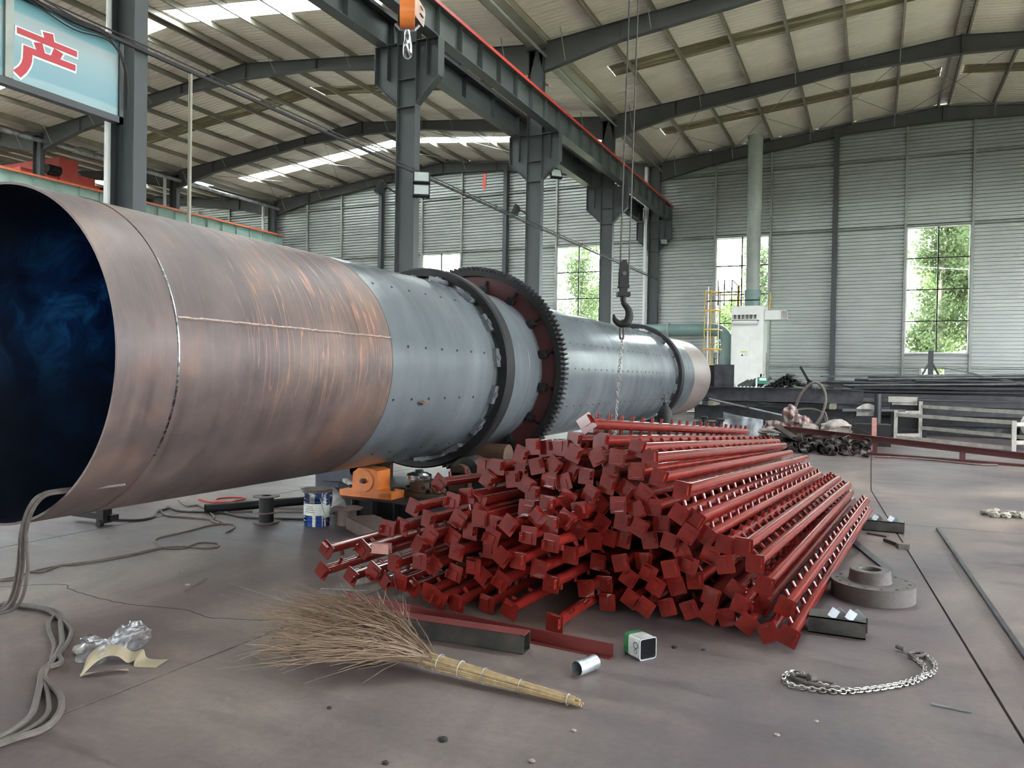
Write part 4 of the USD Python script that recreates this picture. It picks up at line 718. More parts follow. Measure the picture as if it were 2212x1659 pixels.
for i, (x, y, z, rot) in enumerate(POLES):
    far = np.array((x + .41 + rp.uniform(-.02, .02), y + TL, max(.155, .155 + .66 * (z - .07))))
    p = np.array((x, y, z)); d = far - p; a, d, u = frame(d)
    th = math.radians(rot + (0 if i in FLANK else rp.choice((0, 0, 0, 90, -90, 180)) if x < -1.9 or z < .55 else rp.choice((0, 0, 0, 0, 90))))
    xa, ua = math.cos(th) * a - math.sin(th) * u, math.sin(th) * a + math.cos(th) * u
    m = np.eye(4); m[0, :3], m[1, :3], m[2, :3], m[3, :3] = xa, d, ua, p
    want = LUGW[i][0] if i in LUGW else rp.uniform(-180, 180)
    key = int(round((want - math.degrees(th)) / 45.0)) % 8
    if i in FLANK:
        n = FLANK.index(i)
        lab = 'red steel tube on top of the pile, lugs standing upright' if n == 0 else 'red steel tube lying lowest at the right foot of the pile' if n == 15 else f'red lugged tube on the right flank of the pile, {ORD[n]} from the top'
        grp = None
    elif z < .125:
        lab, grp = ('red tube in the left lowest row of the pile', 'lowest row of red tubes, left') if x < -1.75 else ('red tube in the right lowest row of the pile', 'lowest row of red tubes, right')
    elif x < -2.75: lab, grp = 'red tube sticking out at the left end of the pile', 'red tubes at the left end of the pile'
    elif x < -1.95: lab, grp = 'red tube with square end plate, left part of pile', 'red tubes in the left part of the pile'
    elif z > .78: lab, grp = 'red tube with square end plate near the pile crest', 'red tubes near the crest of the pile'
    elif x < -1.25: lab, grp = 'red tube with square end plate, middle of the pile', 'red tubes in the middle of the pile'
    else: lab, grp = 'red tube end in shaded lower right of the pile', 'red tube ends in the lower right of the pile'
    if grp:
        n = seen_rows[grp] = seen_rows.get(grp, 0) + 1
        lab += f', {n}{"th" if 10 < n % 100 < 14 else {1: "st", 2: "nd", 3: "rd"}.get(n % 10, "th")} highest'
    if key not in protos:
        t = thing('red_tube', lab, 'steel tube', mat=m, group=grp); tube_parts(t, key * 45); protos[key] = t
    else: dup(protos[key], 'red_tube', m, lab, 'steel tube', grp)
# bearers and loose steel round the pile
def stub(x0, x1, y, z1, label, clips):
    t = thing('steel_bearer', label, 'steel beam', ((x0 + x1) / 2, y, 0))
    part(t, 'web', bb(x0, x1, y - .09, y - .082, 0, z1), M['raw_steel']); part(t, 'top', bb(x0, x1, y - .09, y + .09, z1 - .008, z1), M['raw_steel']); part(t, 'back_web', bb(x0 + .02, x1 + .01, y + .06, y + .068, 0.0, z1 - .01), M['raw_steel'])
    part(t, 'bottom', bb(x0, x1, y - .09, y + .09, 0, .008), M['raw_steel'])
    for x in clips: part(t, 'clip', cat(bar((x, y - .07, z1 + .002), (x + .03, y - .05, z1 + .05), .05, .006, (0, 1, 0)), bar((x + .03, y - .05, z1 + .05), (x + .075, y - .03, z1 + .002), .05, .006, (0, 1, 0))), M['galv'])
stub(-.33, .0, 5.35, .105, 'grey steel bearer stub with two bright angle clips at the right foot of the pile', (-.2, -.1))
stub(-3.75, .34, 9.18, .112, 'dark steel bearer under the far ends of the red tubes', (.05, .2))
# cast flange
def ringholes(R0, R1, h, z, nh, rh, rp_): return prism(Point(0, 0).buffer(R1, 48).difference(Point(0, 0).buffer(R0, 32)).difference(unary_union([Point(rp_ * math.cos(2 * math.pi * k / nh), rp_ * math.sin(2 * math.pi * k / nh)).buffer(rh, 6) for k in range(nh)])), h, t=(0, 0, z))
t = thing('hub_flange', 'heavy grey cast hub flange with bolt holes lying on the floor', 'flange', (.04, 6.33, 0))
part(t, 'disc', move(ringholes(.07, .285, .12, .0, 14, .013, .245), (.04, 6.33, 0)), M['iron'])
part(t, 'hub', move(lathe([(.075, .12), (.15, .12), (.145, .13), (.138, .20), (.132, .205), (.076, .205), (.07, .19), (.07, .1)], 40), (.02, 6.33, 0)), M['iron'], smooth=30)
def lbar(name, p, q, leg1, leg2, mat, label, c, th=.006):
    p, q = np.array(p, float), np.array(q, float); a, d, u = frame(q - p)
    return single(name, cat(bar(p + u * leg1 / 2, q + u * leg1 / 2, th, leg1), bar(p + a * leg2 / 2 + u * th / 2, q + a * leg2 / 2 + u * th / 2, leg2, th)), mat, label, c)
lbar('angle_bar', (-3.26, 4.42, 0), (-1.30, 4.27, 0), .075, .05, M['red_flat'], 'red-primed angle bar on the floor in front of the pile', 'angle bar')
t = thing('square_tube', 'square steel tube, bare grey side and red top, behind the broom', 'steel tube', (-2.3, 4.07, 0))
p, q = np.array((-2.95, 4.06, .055)), np.array((-1.77, 4.12, .055)); a, d, u = frame(q - p); L = np.linalg.norm(q - p); R = np.stack([a, d, u], 1)
part(t, 'side', cat(box((p + q) / 2 + a * .05, (.005, L, .11), R=R), box((p + q) / 2 - a * .05, (.005, L, .11), R=R), box((p + q) / 2 - u * .0525, (.105, L, .005), R=R)), M['raw_steel'])
part(t, 'top', box((p + q) / 2 + u * .0525, (.105, L, .006), R=R), M['red_flat'], label='red-primed top face')
single('flat_bar', bar((-.12, 8.3, .012), (.25, 6.9, .012), .07, .02), M['dark_stock'], 'dark flat bar on the floor behind the hub flange', 'steel bar')
single('long_bar', bar((.68, 9.51, .012), (.87, 4.6, .012), .03, .022), M['dark_stock'], 'long thin steel bar on the floor at the right edge', 'steel bar')
single('small_bracket', cat(bar((.15, 8.55, .02), (.28, 8.35, .02), .03, .03), box((.3, 8.28, .025), (.1, .08, .05), .3)), M['raw_steel'], 'small steel bracket on the floor beyond the hub flange', 'bracket')
single('curved_strip', bar((.0, 8.9, .01), (.18, 8.8, .01), .05, .012), M['raw_steel'], 'short steel strip beside the far bearer', 'steel strip')
# tin can and pipe offcut
t = thing('tin_can', 'empty square tin with a green and white print lying open on the floor', 'tin can', (-1.17, 4.35, 0))
Rc = rotz(-.62); o = np.array((-1.17, 4.36, .063)); S = .06
sq = sbox(-S, -S, S, S).buffer(-.016).buffer(.016, 4)
def canpart(y0, y1, pl): return move(prism(pl, y1 - y0, XZ, (0, y1, 0)), o, Rc @ rotz(math.pi / 2))
wallp = sq.difference(sq.buffer(-.003))
part(t, 'white_body', canpart(-.07, .03, wallp), M['tin_white']); part(t, 'green_band', canpart(.03, .07, wallp), M['tin_green'], label='green printed band')
part(t, 'lining', canpart(-.068, .066, sq.buffer(-.0032).difference(sq.buffer(-.005))), M['tin_in'])
part(t, 'base', canpart(.066, .07, sq.buffer(-.003)), M['tin_in']); part(t, 'rim', canpart(-.073, -.068, sq.buffer(.002).difference(sq.buffer(-.005))), M['galv'])
for zz, r in ((.016, .020), (-.018, .013)):
    for r0, r1, mt in ((.0, r * .35, 'tin_white'), (r * .45, r * .72, 'tin_white'), (r * .72, r, 'ink')):
        g = Point(0, 0).buffer(r1, 12); g = g.difference(Point(0, 0).buffer(r0, 12)) if r0 else g
        for s in (-1,): part(t, 'emblem', move(prism(g, .0012, XZ, (0, 0, 0)), o, Rc @ rotz(0) @ np.eye(3)) if False else move(prism(g, .0012, XZ, (.036, -S - .0002, zz)), o, Rc @ rotz(math.pi / 2) @ rotz(-math.pi / 2)), M[mt])
Rp = rotz(-.38); o = np.array((-1.36, 3.98, .041))
t = thing('pipe_offcut', 'short pale pipe offcut lying on the floor right of the broom handle', 'pipe', (-1.36, 3.98, 0))
part(t, 'pipe', move(cyl((0, -.08, 0), (0, .07, 0), .041, 28, inner=.003), o, Rp), M['galv'], smooth=40)
part(t, 'end_cap', move(cyl((0, .055, 0), (0, .06, 0), .038, 24), o, Rp), M['tin_in'])
# floor chain
t = thing('chain_sling', 'bright steel chain sling with dark end rings lying on the floor', 'chain', (0, 4.6, 0))
zc = .014
chain(t, [(x, y, zc) for x, y in ((-.29, 4.44), (-.33, 4.47), (-.37, 4.44), (-.39, 4.36), (-.37, 4.29), (-.31, 4.26), (-.20, 4.27), (-.10, 4.30), (0, 4.38), (.10, 4.47), (.22, 4.60), (.28, 4.72), (.30, 4.86), (.28, 4.96), (.25, 5.03))], .034, .023, .0042, .75)
chain(t, [(x, y, zc) for x, y in ((-.22, 4.36), (-.15, 4.33), (-.04, 4.35), (.07, 4.44), (.17, 4.55), (.25, 4.67), (.33, 4.80), (.355, 4.93), (.34, 5.03), (.30, 5.10))], .034, .023, .0042, .75)
for c, r, ang in (((-.285, 4.375, .016), (.075, .036), -.5), ((-.20, 4.345, .018), (.06, .03), .2), ((.27, 5.075, .018), (.05, .03), .7)):
    part(t, 'ring', tube([np.array(c) + rotz(ang) @ np.array((r[0] * math.cos(k * math.pi / 10), r[1] * math.sin(k * math.pi / 10), 0)) for k in range(20)], .011, 8, close=True), M['iron'], smooth=40)
part(t, 'coupling', cat(cyl((-.265, 4.36, .03), (-.235, 4.38, .03), .026, 8), cyl((.21, 5.12, .02), (.17, 5.16, .02), .014, 8)), M['iron'])
# broom
rb = random.Random(21)
A0, A1 = np.array((-2.13, 3.60, .065)), np.array((-1.22, 3.545, .022))
ax = (A1 - A0) / np.linalg.norm(A1 - A0); bx, _, bz = frame(ax); 
t = thing('twig_broom', 'large twig broom with a bound cane handle lying on the floor', 'broom', (-2.4, 3.65, 0))
canes = []
for k in range(22):
    an, r = k * 2.4, .040 * math.sqrt((k + .5) / 22)
    o = bx * math.cos(an) * r + bz * math.sin(an) * r
    e = .80 + rb.uniform(0, .12); pp = []
    for s in np.linspace(-.12, e, 6): pp.append(A0 + ax * s + o * (1 - .62 * max(0, s) / .92) + np.array((0, 0, rb.uniform(-.002, .002))))
    rr_ = rb.uniform(.006, .0085); canes.append(tube(pp, [rr_, rr_, rr_ * 1.25, rr_, rr_ * 1.15, rr_], 6))
part(t, 'handle', cat(canes), M['cane'], label='handle of bundled yellow canes')
for s in (-.02, .09, .22, .36, .57, .83): part(t, 'wire_binding', tube([A0 + ax * s + (bx * math.cos(q) + bz * math.sin(q)) * (.046 - .026 * max(s, 0) / .9 + .004) for q in np.linspace(0, 2 * math.pi, 18)[:-1]], .0028, 5, close=True), M['galv'])
tw = []
for k in range(420):
    q = rb.gauss(0, .42); v = rb.random() ** .8; Ln = rb.uniform(.6, 1.08) * (1 - .25 * abs(q) / .9)
    if k < 150: Ln *= .62
    q = max(-.5, min(.85, q + .16))
    dr = -ax * math.cos(q) + np.array((-ax[1], ax[0], 0)) * math.sin(q) * -1.0
    h = (.02 + .19 * v * (1 - .5 * abs(q)))
    st = A0 + ax * rb.uniform(-.08, .06) + bx * rb.uniform(-.035, .035) + bz * rb.uniform(-.03, .035); pp = [st]; n = 6
    for s in range(1, n + 1):
        f = s / n; pp.append(st + dr * Ln * f + np.array((rb.uniform(-.012, .012), rb.uniform(-.012, .012), 0)) * f * 2 + np.array((0, 0, h * math.sin(min(f * 1.9, 2.2)) - st[2] * f * .3)))
    for p_ in pp: p_[2] = max(p_[2], .006)
    r0 = rb.uniform(.003, .0058)
    tw.append(tube(pp, np.linspace(r0, .0011, n + 1), 4))
    for _ in range(rb.choice((1, 2, 2, 3))):
        j = rb.randint(2, n - 1); b0 = pp[j]; dd = dr + np.array((rb.uniform(-.5, .5), rb.uniform(-.5, .5), rb.uniform(-.25, .35))); l2 = rb.uniform(.12, .32)
        e1 = b0 + dd * l2 * .5; e2 = b0 + dd * l2 + np.array((0, 0, rb.uniform(-.03, .02))); e1[2] = max(e1[2], .005); e2[2] = max(e2[2], .005)
        tw.append(tube([b0, e1, e2], [.0018, .0014, .0008], 3))
part(t, 'twigs', cat(tw), M['twig'], kind='stuff')
# bag and paper
def cloth(fn, nu, nv):
    V = np.array([fn(u, v) for u in np.linspace(0, 1, nu) for v in np.linspace(0, 1, nv)]); F = []
    for i in range(nu - 1):
        for j in range(nv - 1): k = i * nv + j; F += [(k, k + 1, k + nv + 1), (k, k + nv + 1, k + nv)]
    return V, np.array(F)
def bagfn(u, v):
    p = np.array((-3.80, 2.86)) * (1 - u) + np.array((-3.83, 3.24)) * u; a_ = v * 2 * math.pi
    w = .035 + .05 * abs(math.cos(u * 3.6)) + .012 * math.sin(7 * a_ + 9 * u)
    n1 = float(meshkit.fbm(np.array([[u * 5, math.cos(a_) * 1.6, math.sin(a_) * 1.6]]), 4, 5)[0]) - .5
    w *= 1 + 1.1 * n1
    return (p[0] + w * math.cos(a_), p[1] + .2 * w * math.sin(3 * a_), max(.003, .05 + w * .9 * math.sin(a_) + .03 * n1))
single('plastic_bag', cloth(bagfn, 40, 48), M['film'], 'crumpled clear plastic bag on the floor beside the paper', 'plastic bag', smooth=True)
PA = smooth_path([(-3.70, 2.76, .004), (-3.78, 2.86, .055), (-3.80, 2.97, .075), (-3.72, 3.02, .06), (-3.66, 3.04, .035), (-3.62, 3.07, .045), (-3.56, 3.05, .012), (-3.46, 3.10, .006)], 8)
PB = smooth_path([(-3.66, 2.72, .002), (-3.70, 2.83, .03), (-3.70, 2.90, .045), (-3.66, 2.94, .04), (-3.61, 2.96, .008), (-3.58, 2.98, .018), (-3.54, 2.95, .002), (-3.43, 2.99, .002)], 8)
def paperfn(u, v):
    k = u * (len(PA) - 1); i = min(int(k), len(PA) - 2); f = k - i; a_ = PA[i] * (1 - f) + PA[i + 1] * f; b_ = PB[i] * (1 - f) + PB[i + 1] * f
    p = a_ * (1 - v) + b_ * v; p = p + np.array((0, 0, .012 * math.sin(v * 3.1) * (1 - u))); p[2] = max(p[2], .002); return p
pv, pf = cloth(paperfn, 60, 8)
single('brown_paper', cat((pv, pf), cloth(lambda u, v: np.array((-3.66 + .16 * u - .045 * v, 2.72 + .16 * u + .03 * v, .006 + .02 * math.sin(u * 3) * (1 - v))), 14, 4)), M['paper'], 'crumpled strip of tan paper beside the clear plastic bag', 'paper', smooth=True)
# hoses and cables on the floor
def lay(pts, r, z=None): return tube([(x, y, (z or r) + .001) for x, y in pts], r, 7, 5)
t = thing('hose_bundle', 'bundle of thick grey rubber cables coming over the lower rim of the drum', 'cable', (-4.8, 3.1, 0))
for k, (dx, r) in enumerate(((0, .016), (.03, .011), (-.02, .010))):
    part(t, 'cable', tube([(-4.40 + dx, 3.55, .84), (-4.47 + dx, 3.22, .825 + r), (-4.56 + dx, 3.10, .80), (-4.72 + dx, 3.12, .60), (-4.80 + dx * 2, 3.16, .32), (-4.90 + dx * 2, 3.17, .10), (-5.02 + dx, 3.12, .03), (-5.3, 3.20 - dx * 4, r), (-5.8, 3.3 - dx * 5, r)], r, 8, 6), M['rubber'], smooth=40)
lines = [[(-5.19, 3.28), (-5.02, 3.35), (-4.76, 3.33), (-4.38, 3.18), (-4.22, 3.07), (-4.08, 2.93), (-4.01, 2.85), (-3.92, 2.80), (-3.89, 2.76), (-3.89, 2.68), (-3.71, 2.54), (-3.44, 2.32), (-3.36, 2.20), (-3.33, 2.11), (-3.3, 1.9)],
         [(-5.21, 3.31), (-5.06, 3.33), (-4.86, 3.36), (-4.68, 3.33), (-4.50, 3.21), (-4.34, 3.10), (-4.18, 2.99), (-4.06, 2.88), (-3.96, 2.78), (-3.80, 2.62), (-3.52, 2.51), (-3.35, 2.39), (-3.25, 2.25), (-3.27, 2.13), (-3.3, 1.95)],
         [(-4.68, 3.30), (-4.58, 3.19), (-4.40, 3.07), (-4.2, 2.96), (-4.03, 2.83), (-3.91, 2.73), (-3.83, 2.64), (-3.55, 2.47), (-3.37, 2.34), (-3.30, 2.2), (-3.31, 2.05)]]
for k, l in enumerate(lines): single('floor_hose', lay(l, .016 if k < 2 else .013), M['rubber'], 'grey rubber hose snaking along the floor at the left edge, ' + ('outermost of three', 'middle of three', 'thinnest of three')[k], 'hose', smooth=40)
single('hose_knot', blob((-3.97, 2.94, .03), (.03, .03, .026), 4, .2), M['lump'], 'pale lump tied on the hoses beside the plastic bag', 'knot', smooth=True)
cabA = [(-5.82, 3.67), (-5.77, 3.77), (-5.87, 3.92), (-5.79, 3.99), (-5.86, 4.17), (-5.78, 4.25), (-5.69, 4.50), (-5.66, 4.74), (-5.66, 4.98), (-5.53, 5.12), (-5.34, 5.16), (-5.28, 5.26), (-5.40, 5.36), (-5.54, 5.29), (-5.50, 5.07), (-5.67, 5.00), (-5.91, 5.13), (-6.03, 5.29), (-6.03, 5.58), (-6.06, 5.97), (-5.92, 6.08), (-5.76, 5.95), (-5.66, 5.74)]
single('thin_cable', lay(cabA, .008), M['cable_brown'], 'thin dusty cable looping over the floor below the drum', 'cable')
single('thin_cable', lay([(-5.85, 3.66), (-5.83, 3.80), (-5.88, 3.99), (-5.85, 4.2), (-5.76, 4.4), (-5.70, 4.7), (-5.69, 4.98), (-5.6, 5.12)], .006), M['cable_brown'], 'second thin cable running beside the looping one', 'cable')
single('thin_cable', lay([(-7.23, 6.33), (-6.87, 6.10), (-6.62, 6.12), (-6.25, 6.15), (-5.96, 6.05)], .010), M['cable_brown'], 'dusty cable coming out from under the drum to the knot', 'cable')
single('thin_cable', lay([(-7.54, 6.88), (-7.13, 6.63), (-7.04, 6.72), (-6.57, 6.43), (-6.33, 6.25), (-6.22, 6.11), (-6.04, 6.04)], .011), M['rubber'], 'pale cable crossing the end of the black pipe', 'cable')
single('welding_lead', lay([(-7.31, 5.64), (-7.10, 5.66), (-6.88, 5.76), (-6.90, 5.96), (-7.11, 6.19), (-7.19, 6.42)], .014), M['cable_dark'], 'dark welding lead lying under the near part of the drum', 'cable')
single('welding_lead', lay([(-7.3, 6.5), (-6.9, 6.35), (-6.5, 6.5), (-6.1, 6.42), (-5.8, 6.5), (-5.2, 6.75)], .012), M['cable_dark'], 'dark lead running beside the black pipe towards the bucket', 'cable')
single('red_hose', lay([(-7.39, 7.05), (-7.07, 6.96), (-6.94, 7.12), (-6.97, 7.38), (-7.17, 7.35), (-7.23, 7.19), (-7.11, 7.05), (-6.89, 7.07)], .010), M['hose_red'], 'thin red hose coiled on the floor beyond the black pipe', 'hose')
t = thing('black_pipe', 'long black steel pipe on the floor behind the spool', 'pipe', (-6.2, 7.2, 0))
part(t, 'pipe', cyl((-6.62, 6.40, .06), (-5.55, 8.15, .06), .05, 20, inner=.006), M['black'], smooth=40)
t = thing('floor_jack', 'small black jack standing on the floor under the near end of the drum', 'jack', (-7.0, 5.45, 0))
part(t, 'body', cat(bb(-7.05, -6.95, 5.4, 5.5, .03, .2), bb(-7.5, -6.9, 5.46, 5.54, .05, .11), blob((-7.02, 5.44, .22), (.06, .06, .05), 2)), M['black'])
part(t, 'wheel', cyl((-6.97, 5.36, .035), (-6.97, 5.40, .035), .034, 14), M['black'])
# spool, bucket and their neighbours
t = thing('wire_spool', 'black wire spool with brown flanges standing on the floor', 'spool', (-5.72, 6.36, 0))
o = (-5.72, 6.36, 0)
part(t, 'core', move(lathe([(.055, .0), (.075, .0), (.075, .28), (.055, .28)], 24), o), M['black'], smooth=30)
for z in (.0, .105, .27): part(t, 'flange', move(lathe([(.05, z), (.135, z + .002), (.137, z + .007), (.135, z + .012), (.05, z + .012)], 28), o), M['plate_dusty'])
t = thing('paint_bucket', 'blue paint bucket with white drips and a pale label, brown discs on top', 'bucket', (-5.19, 6.52, 0))
o = (-5.19, 6.52, 0); Rb = .128
prof = [(0, .0), (Rb, 0), (Rb, .04)]
for z in (.055, .09, .24, .275): prof += [(Rb, z - .008), (Rb + .005, z), (Rb, z + .008)]
prof += [(Rb, .33), (Rb + .006, .335), (Rb + .006, .345), (0, .345)]
part(t, 'body', move(lathe(prof, 40), o), M['bucket_blue'], smooth=30)
aim = math.atan2(-6.52, 5.19)
def band(r, z0, z1, a0, a1, n=16):
    V = []; F = []
    for k in range(n + 1):
        a_ = a0 + (a1 - a0) * k / n
        for rr_, z in ((r, z0), (r, z1), (r - .002, z1), (r - .002, z0)): V.append((o[0] + rr_ * math.cos(a_), o[1] + rr_ * math.sin(a_), z))
    for k in range(n):
        for j in range(4): F += [(4 * k + j, 4 * k + (j + 1) % 4, 4 * k + 4 + (j + 1) % 4), (4 * k + j, 4 * k + 4 + (j + 1) % 4, 4 * k + 4 + j)]
    return np.array(V), np.array(F)[:, ::-1]
part(t, 'label', band(Rb + .0066, .115, .235, aim - 1.75, aim + .75), M['sticker'], label='pale printed label')
part(t, 'label', band(Rb + .0068, .09, .215, aim + .55, aim + 1.3), M['sticker'])
for z in (.205, .187, .17, .15): part(t, 'label_print', band(Rb + .0076, z, z + .004, aim - 1.0 + 2 * (z - .15), aim - .2 - 2 * (z - .15), 8), M['ink'])
part(t, 'handle', tube([np.array(o) + (Rb * math.cos(aim + q) * 1.04, Rb * math.sin(aim + q) * 1.04, .30 - .27 * math.sin((q - .2) / 1.9 * math.pi)) for q in np.linspace(.2, 2.1, 12)], .004, 5), M['galv'])
for k, (dx, dy) in enumerate(((0, 0), (.02, -.01), (-.03, .02))): single('brown_disc', move(lathe([(.012, .347 + .009 * k), (.15, .347 + .009 * k), (.15, .355 + .009 * k), (.012, .355 + .009 * k)], 36, True), (o[0] + dx, o[1] + dy, 0)), M['plate_dusty'], f'thin brown steel disc on the paint bucket, {("lowest", "middle", "uppermost")[k]} of the stack', 'disc')
single('grey_bag', cloth(lambda u, v: np.array((-5.20 + .24 * u, 6.74 + .05 * math.sin(4 * u + 3 * v), .36 - .16 * u - .22 * v * (1 - .25 * u) + .02 * math.sin(9 * u + 5 * v))), 14, 12), M['bag_grey'], 'grey plastic sheet hanging behind the paint bucket', 'plastic sheet', smooth=True)
t = thing('octagon_plate', 'dusty brown octagonal plate on a short drum beside the bucket', 'plate', (-4.98, 6.62, 0))
part(t, 'plate', move(prism(Point(0, 0).buffer(.17, 2).difference(Point(0, 0).buffer(.012, 6)), .012, t=(0, 0, .165)), (-4.93, 6.68, 0)), M['plate_dusty'])
part(t, 'drum', move(lathe([(0, 0), (.10, 0), (.10, .164), (0, .164)], 24), (-4.93, 6.68, 0)), M['plate_dusty'])
t = thing('steel_channel', 'dusty brown channel frame on the floor between bucket and pile', 'steel channel', (-4.4, 6.5, 0))
part(t, 'web', bar((-4.80, 6.50, .06), (-4.02, 5.98, .06), .01, .12), M['plate_dusty']); part(t, 'top', bar((-4.72, 6.62, .115), (-3.96, 6.10, .115), .30, .01), M['plate_dusty'])
t = thing('board', 'slate blue board leaning under the drum behind the bucket', 'board', (-6.1, 8.0, 0))
part(t, 'panel', box((-6.15, 8.15, .27), (.6, .02, .32), .35), M['blue_board']); part(t, 'foot', box((-6.15, 8.2, .055), (.5, .12, .11), .35), M['black'])
single('white_bar', bar((-5.95, 8.0, .235), (-5.45, 7.6, .235), .05, .045), M['rack_white'], 'short white bar lying beside the orange bearing block', 'bar')
t = thing('flat_steel', 'flat steel bars lying along the floor behind the spool', 'steel bar', (-6, 6.9, 0))
part(t, 'bar', bar((-6.5, 6.62, .008), (-5.2, 7.3, .008), .05, .012), M['plate_dusty']); part(t, 'bar', bar((-6.3, 6.95, .008), (-5.25, 7.5, .008), .06, .014), M['plate_dusty'])
t = thing('meter_box', 'small red and grey box resting on tubes at the left of the pile', 'box', (-3.3, 4.6, .3))
P0 = np.array((-3.135, 4.66, .345))
part(t, 'body', box(P0, (.13, .06, .07), .15), M['pink']); part(t, 'face', box(P0 + (-.02, -.031, 0), (.085, .004, .055), .15), M['ink'])
part(t, 'lead', tube([P0 + (.065, 0, 0), P0 + (.10, -.03, -.08), P0 + (.12, -.02, -.2), P0 + (.16, -.04, -.27)], .003, 5, 4), M['cable_dark'])
# litter
for k, (x, y, s) in enumerate(((-1.66, 2.96, .02), (-1.18, 3.30, .012), (-4.54, 4.23, .02), (-1.02, 4.58, .018), (-1.5, 4.42, .012), (-1.24, 2.96, .014), (-1.77, 2.68, .014), (-.35, 3.67, .012), (-1.62, 4.40, .014), (-.86, 4.62, .012), (-.2, 3.9, .010), (-.55, 3.2, .012), (-2.3, 3.0, .012), (-4.9, 4.5, .014))):
    single('litter_scrap', blob((x, y, s * .35), (s, s * .8, s * .45), 30 + k, .5, 3, 2), M['lump' if k % 3 else 'under'], 'small scrap lying on the open floor', 'scrap', 'scraps of litter on the floor')
single('floor_stick', bar((-4.42, 4.10, .006), (-4.55, 4.42, .006), .012, .01), M['cable_brown'], 'small brown stick on the floor left of the broom', 'stick')
single('floor_rod', bar((-3.62, 4.6, .006), (-3.3, 4.72, .006), .008, .008), M['galv'], 'thin bright rod on the floor under the left end of the pile', 'rod')
single('welding_rod', bar((.30, 4.36, .005), (.47, 4.34, .005), .007, .007), M['galv'], 'welding rod stub on the floor right of the chain', 'rod')
for k in range(9):
    a_ = k * 2.4; single('rubble_lump', blob((1.45 + .12 * math.cos(a_) * (1 + k * .12), 10.9 + .10 * math.sin(a_) * (1 + k * .1), .03), (.06, .05, .035), 60 + k, .5, 3, 2), M['lump'], 'pale lump in the small heap of rubble at the right edge', 'rubble', 'rubble heap at the right edge')
# ================================================================ stores by the end wall
# gas cylinder behind the pile
t = thing('gas_cylinder', 'dark grey gas cylinder standing behind the red tube pile', 'gas cylinder', (-2.46, 10.2, 0))
o = (-2.46, 10.2, 0)
part(t, 'body', move(lathe([(0, 0), (.098, 0), (.10, .02), (.10, 1.06), (.09, 1.13), (.06, 1.19), (.03, 1.22), (.03, 1.25), (0, 1.25)], 28), o), M['black'], smooth=30)
part(t, 'valve', move(cat(cyl((0, 0, 1.25), (0, 0, 1.36), .014, 8), cyl((-.05, 0, 1.30), (.03, 0, 1.30), .010, 8), cyl((0, 0, 1.345), (0, 0, 1.36), .03, 12)), o), M['iron'])
# dust collector cabinet
t = thing('dust_collector', 'white dust collector cabinet with a tall grey flue by the end wall', 'cabinet', (-4.65, 33.5, 0))
part(t, 'body', bb(-5.29, -4.02, 33.1, 34.1, 1.74, 4.52), M['white_paint'])
part(t, 'door_panel', bb(-5.25, -4.55, 33.085, 33.1, 1.8, 3.7), M['white_paint']); part(t, 'door_panel', bb(-4.53, -4.06, 33.085, 33.1, 1.8, 3.7), M['white_paint'])
part(t, 'hopper', prism(Polygon([(-5.29, 1.74), (-4.02, 1.74), (-4.4, .9), (-4.9, .9)]), 1.0, XZ, (0, 34.1, 0)), M['white_paint'])
for x in (-5.25, -4.06):
    for y in (33.15, 34.05): part(t, 'leg', bb(x - .05, x + .05, y - .05, y + .05, 0, 1.74), M['white_paint'])
part(t, 'manifold', cyl((-5.2, 33.0, 3.83), (-4.25, 33.0, 3.83), .09, 14), M['white_paint'])
part(t, 'ledge', bb(-5.24, -4.2, 32.95, 33.1, 3.9, 3.93), M['black'])
for k in range(6): part(t, 'valve', cat(cyl((-5.14 + .16 * k, 33.02, 3.98), (-5.14 + .16 * k, 33.02, 4.08), .03, 8), bb(-5.18 + .16 * k, -5.10 + .16 * k, 32.99, 33.07, 4.08, 4.15)), M['iron'])
part(t, 'warning_plate', cat(bb(-4.90, -4.62, 33.07, 33.085, 2.62, 2.66)), M['yellow_label']); part(t, 'warning_sign', prism(Polygon([(-4.88, 2.47), (-4.78, 2.47), (-4.83, 2.56)]), .004, XZ, (0, 33.085, 0)), M['ink'])
for z in (2.56, 2.52, 2.48): part(t, 'sign_line', bb(-4.75, -4.63, 33.08, 33.085, z - .004, z + .004), M['ink'])
part(t, 'flue', cat(cyl((-4.54, 33.6, 4.5), (-4.54, 33.6, 8.5), .28, 28), cyl((-4.54, 33.6, 8.5), (-4.54, 33.6, 11.55), .295, 28)), M['duct'], smooth=30)
part(t, 'flue_collar', cat(cyl((-4.54, 33.6, 8.47), (-4.54, 33.6, 8.53), .31, 28), cyl((-4.54, 33.6, 11.5), (-4.54, 33.6, 11.56), .33, 28)), M['duct'])
part(t, 'flue_base', cat(cyl((-4.54, 33.6, 4.9), (-4.54, 33.6, 5.2), .33, 28), cyl((-4.54, 33.6, 4.5), (-4.54, 33.6, 4.9), .31, 28)), M['duct_teal'])
part(t, 'fan_box', bb(-4.0, -3.15, 33.2, 33.9, 3.95, 4.33), M['white_paint'])
part(t, 'fan_louver', cat([bb(-3.14 - .03 * k, -3.125 - .03 * k, 33.18, 33.2, 3.98, 4.3) for k in range(8)]), M['rack_white'])
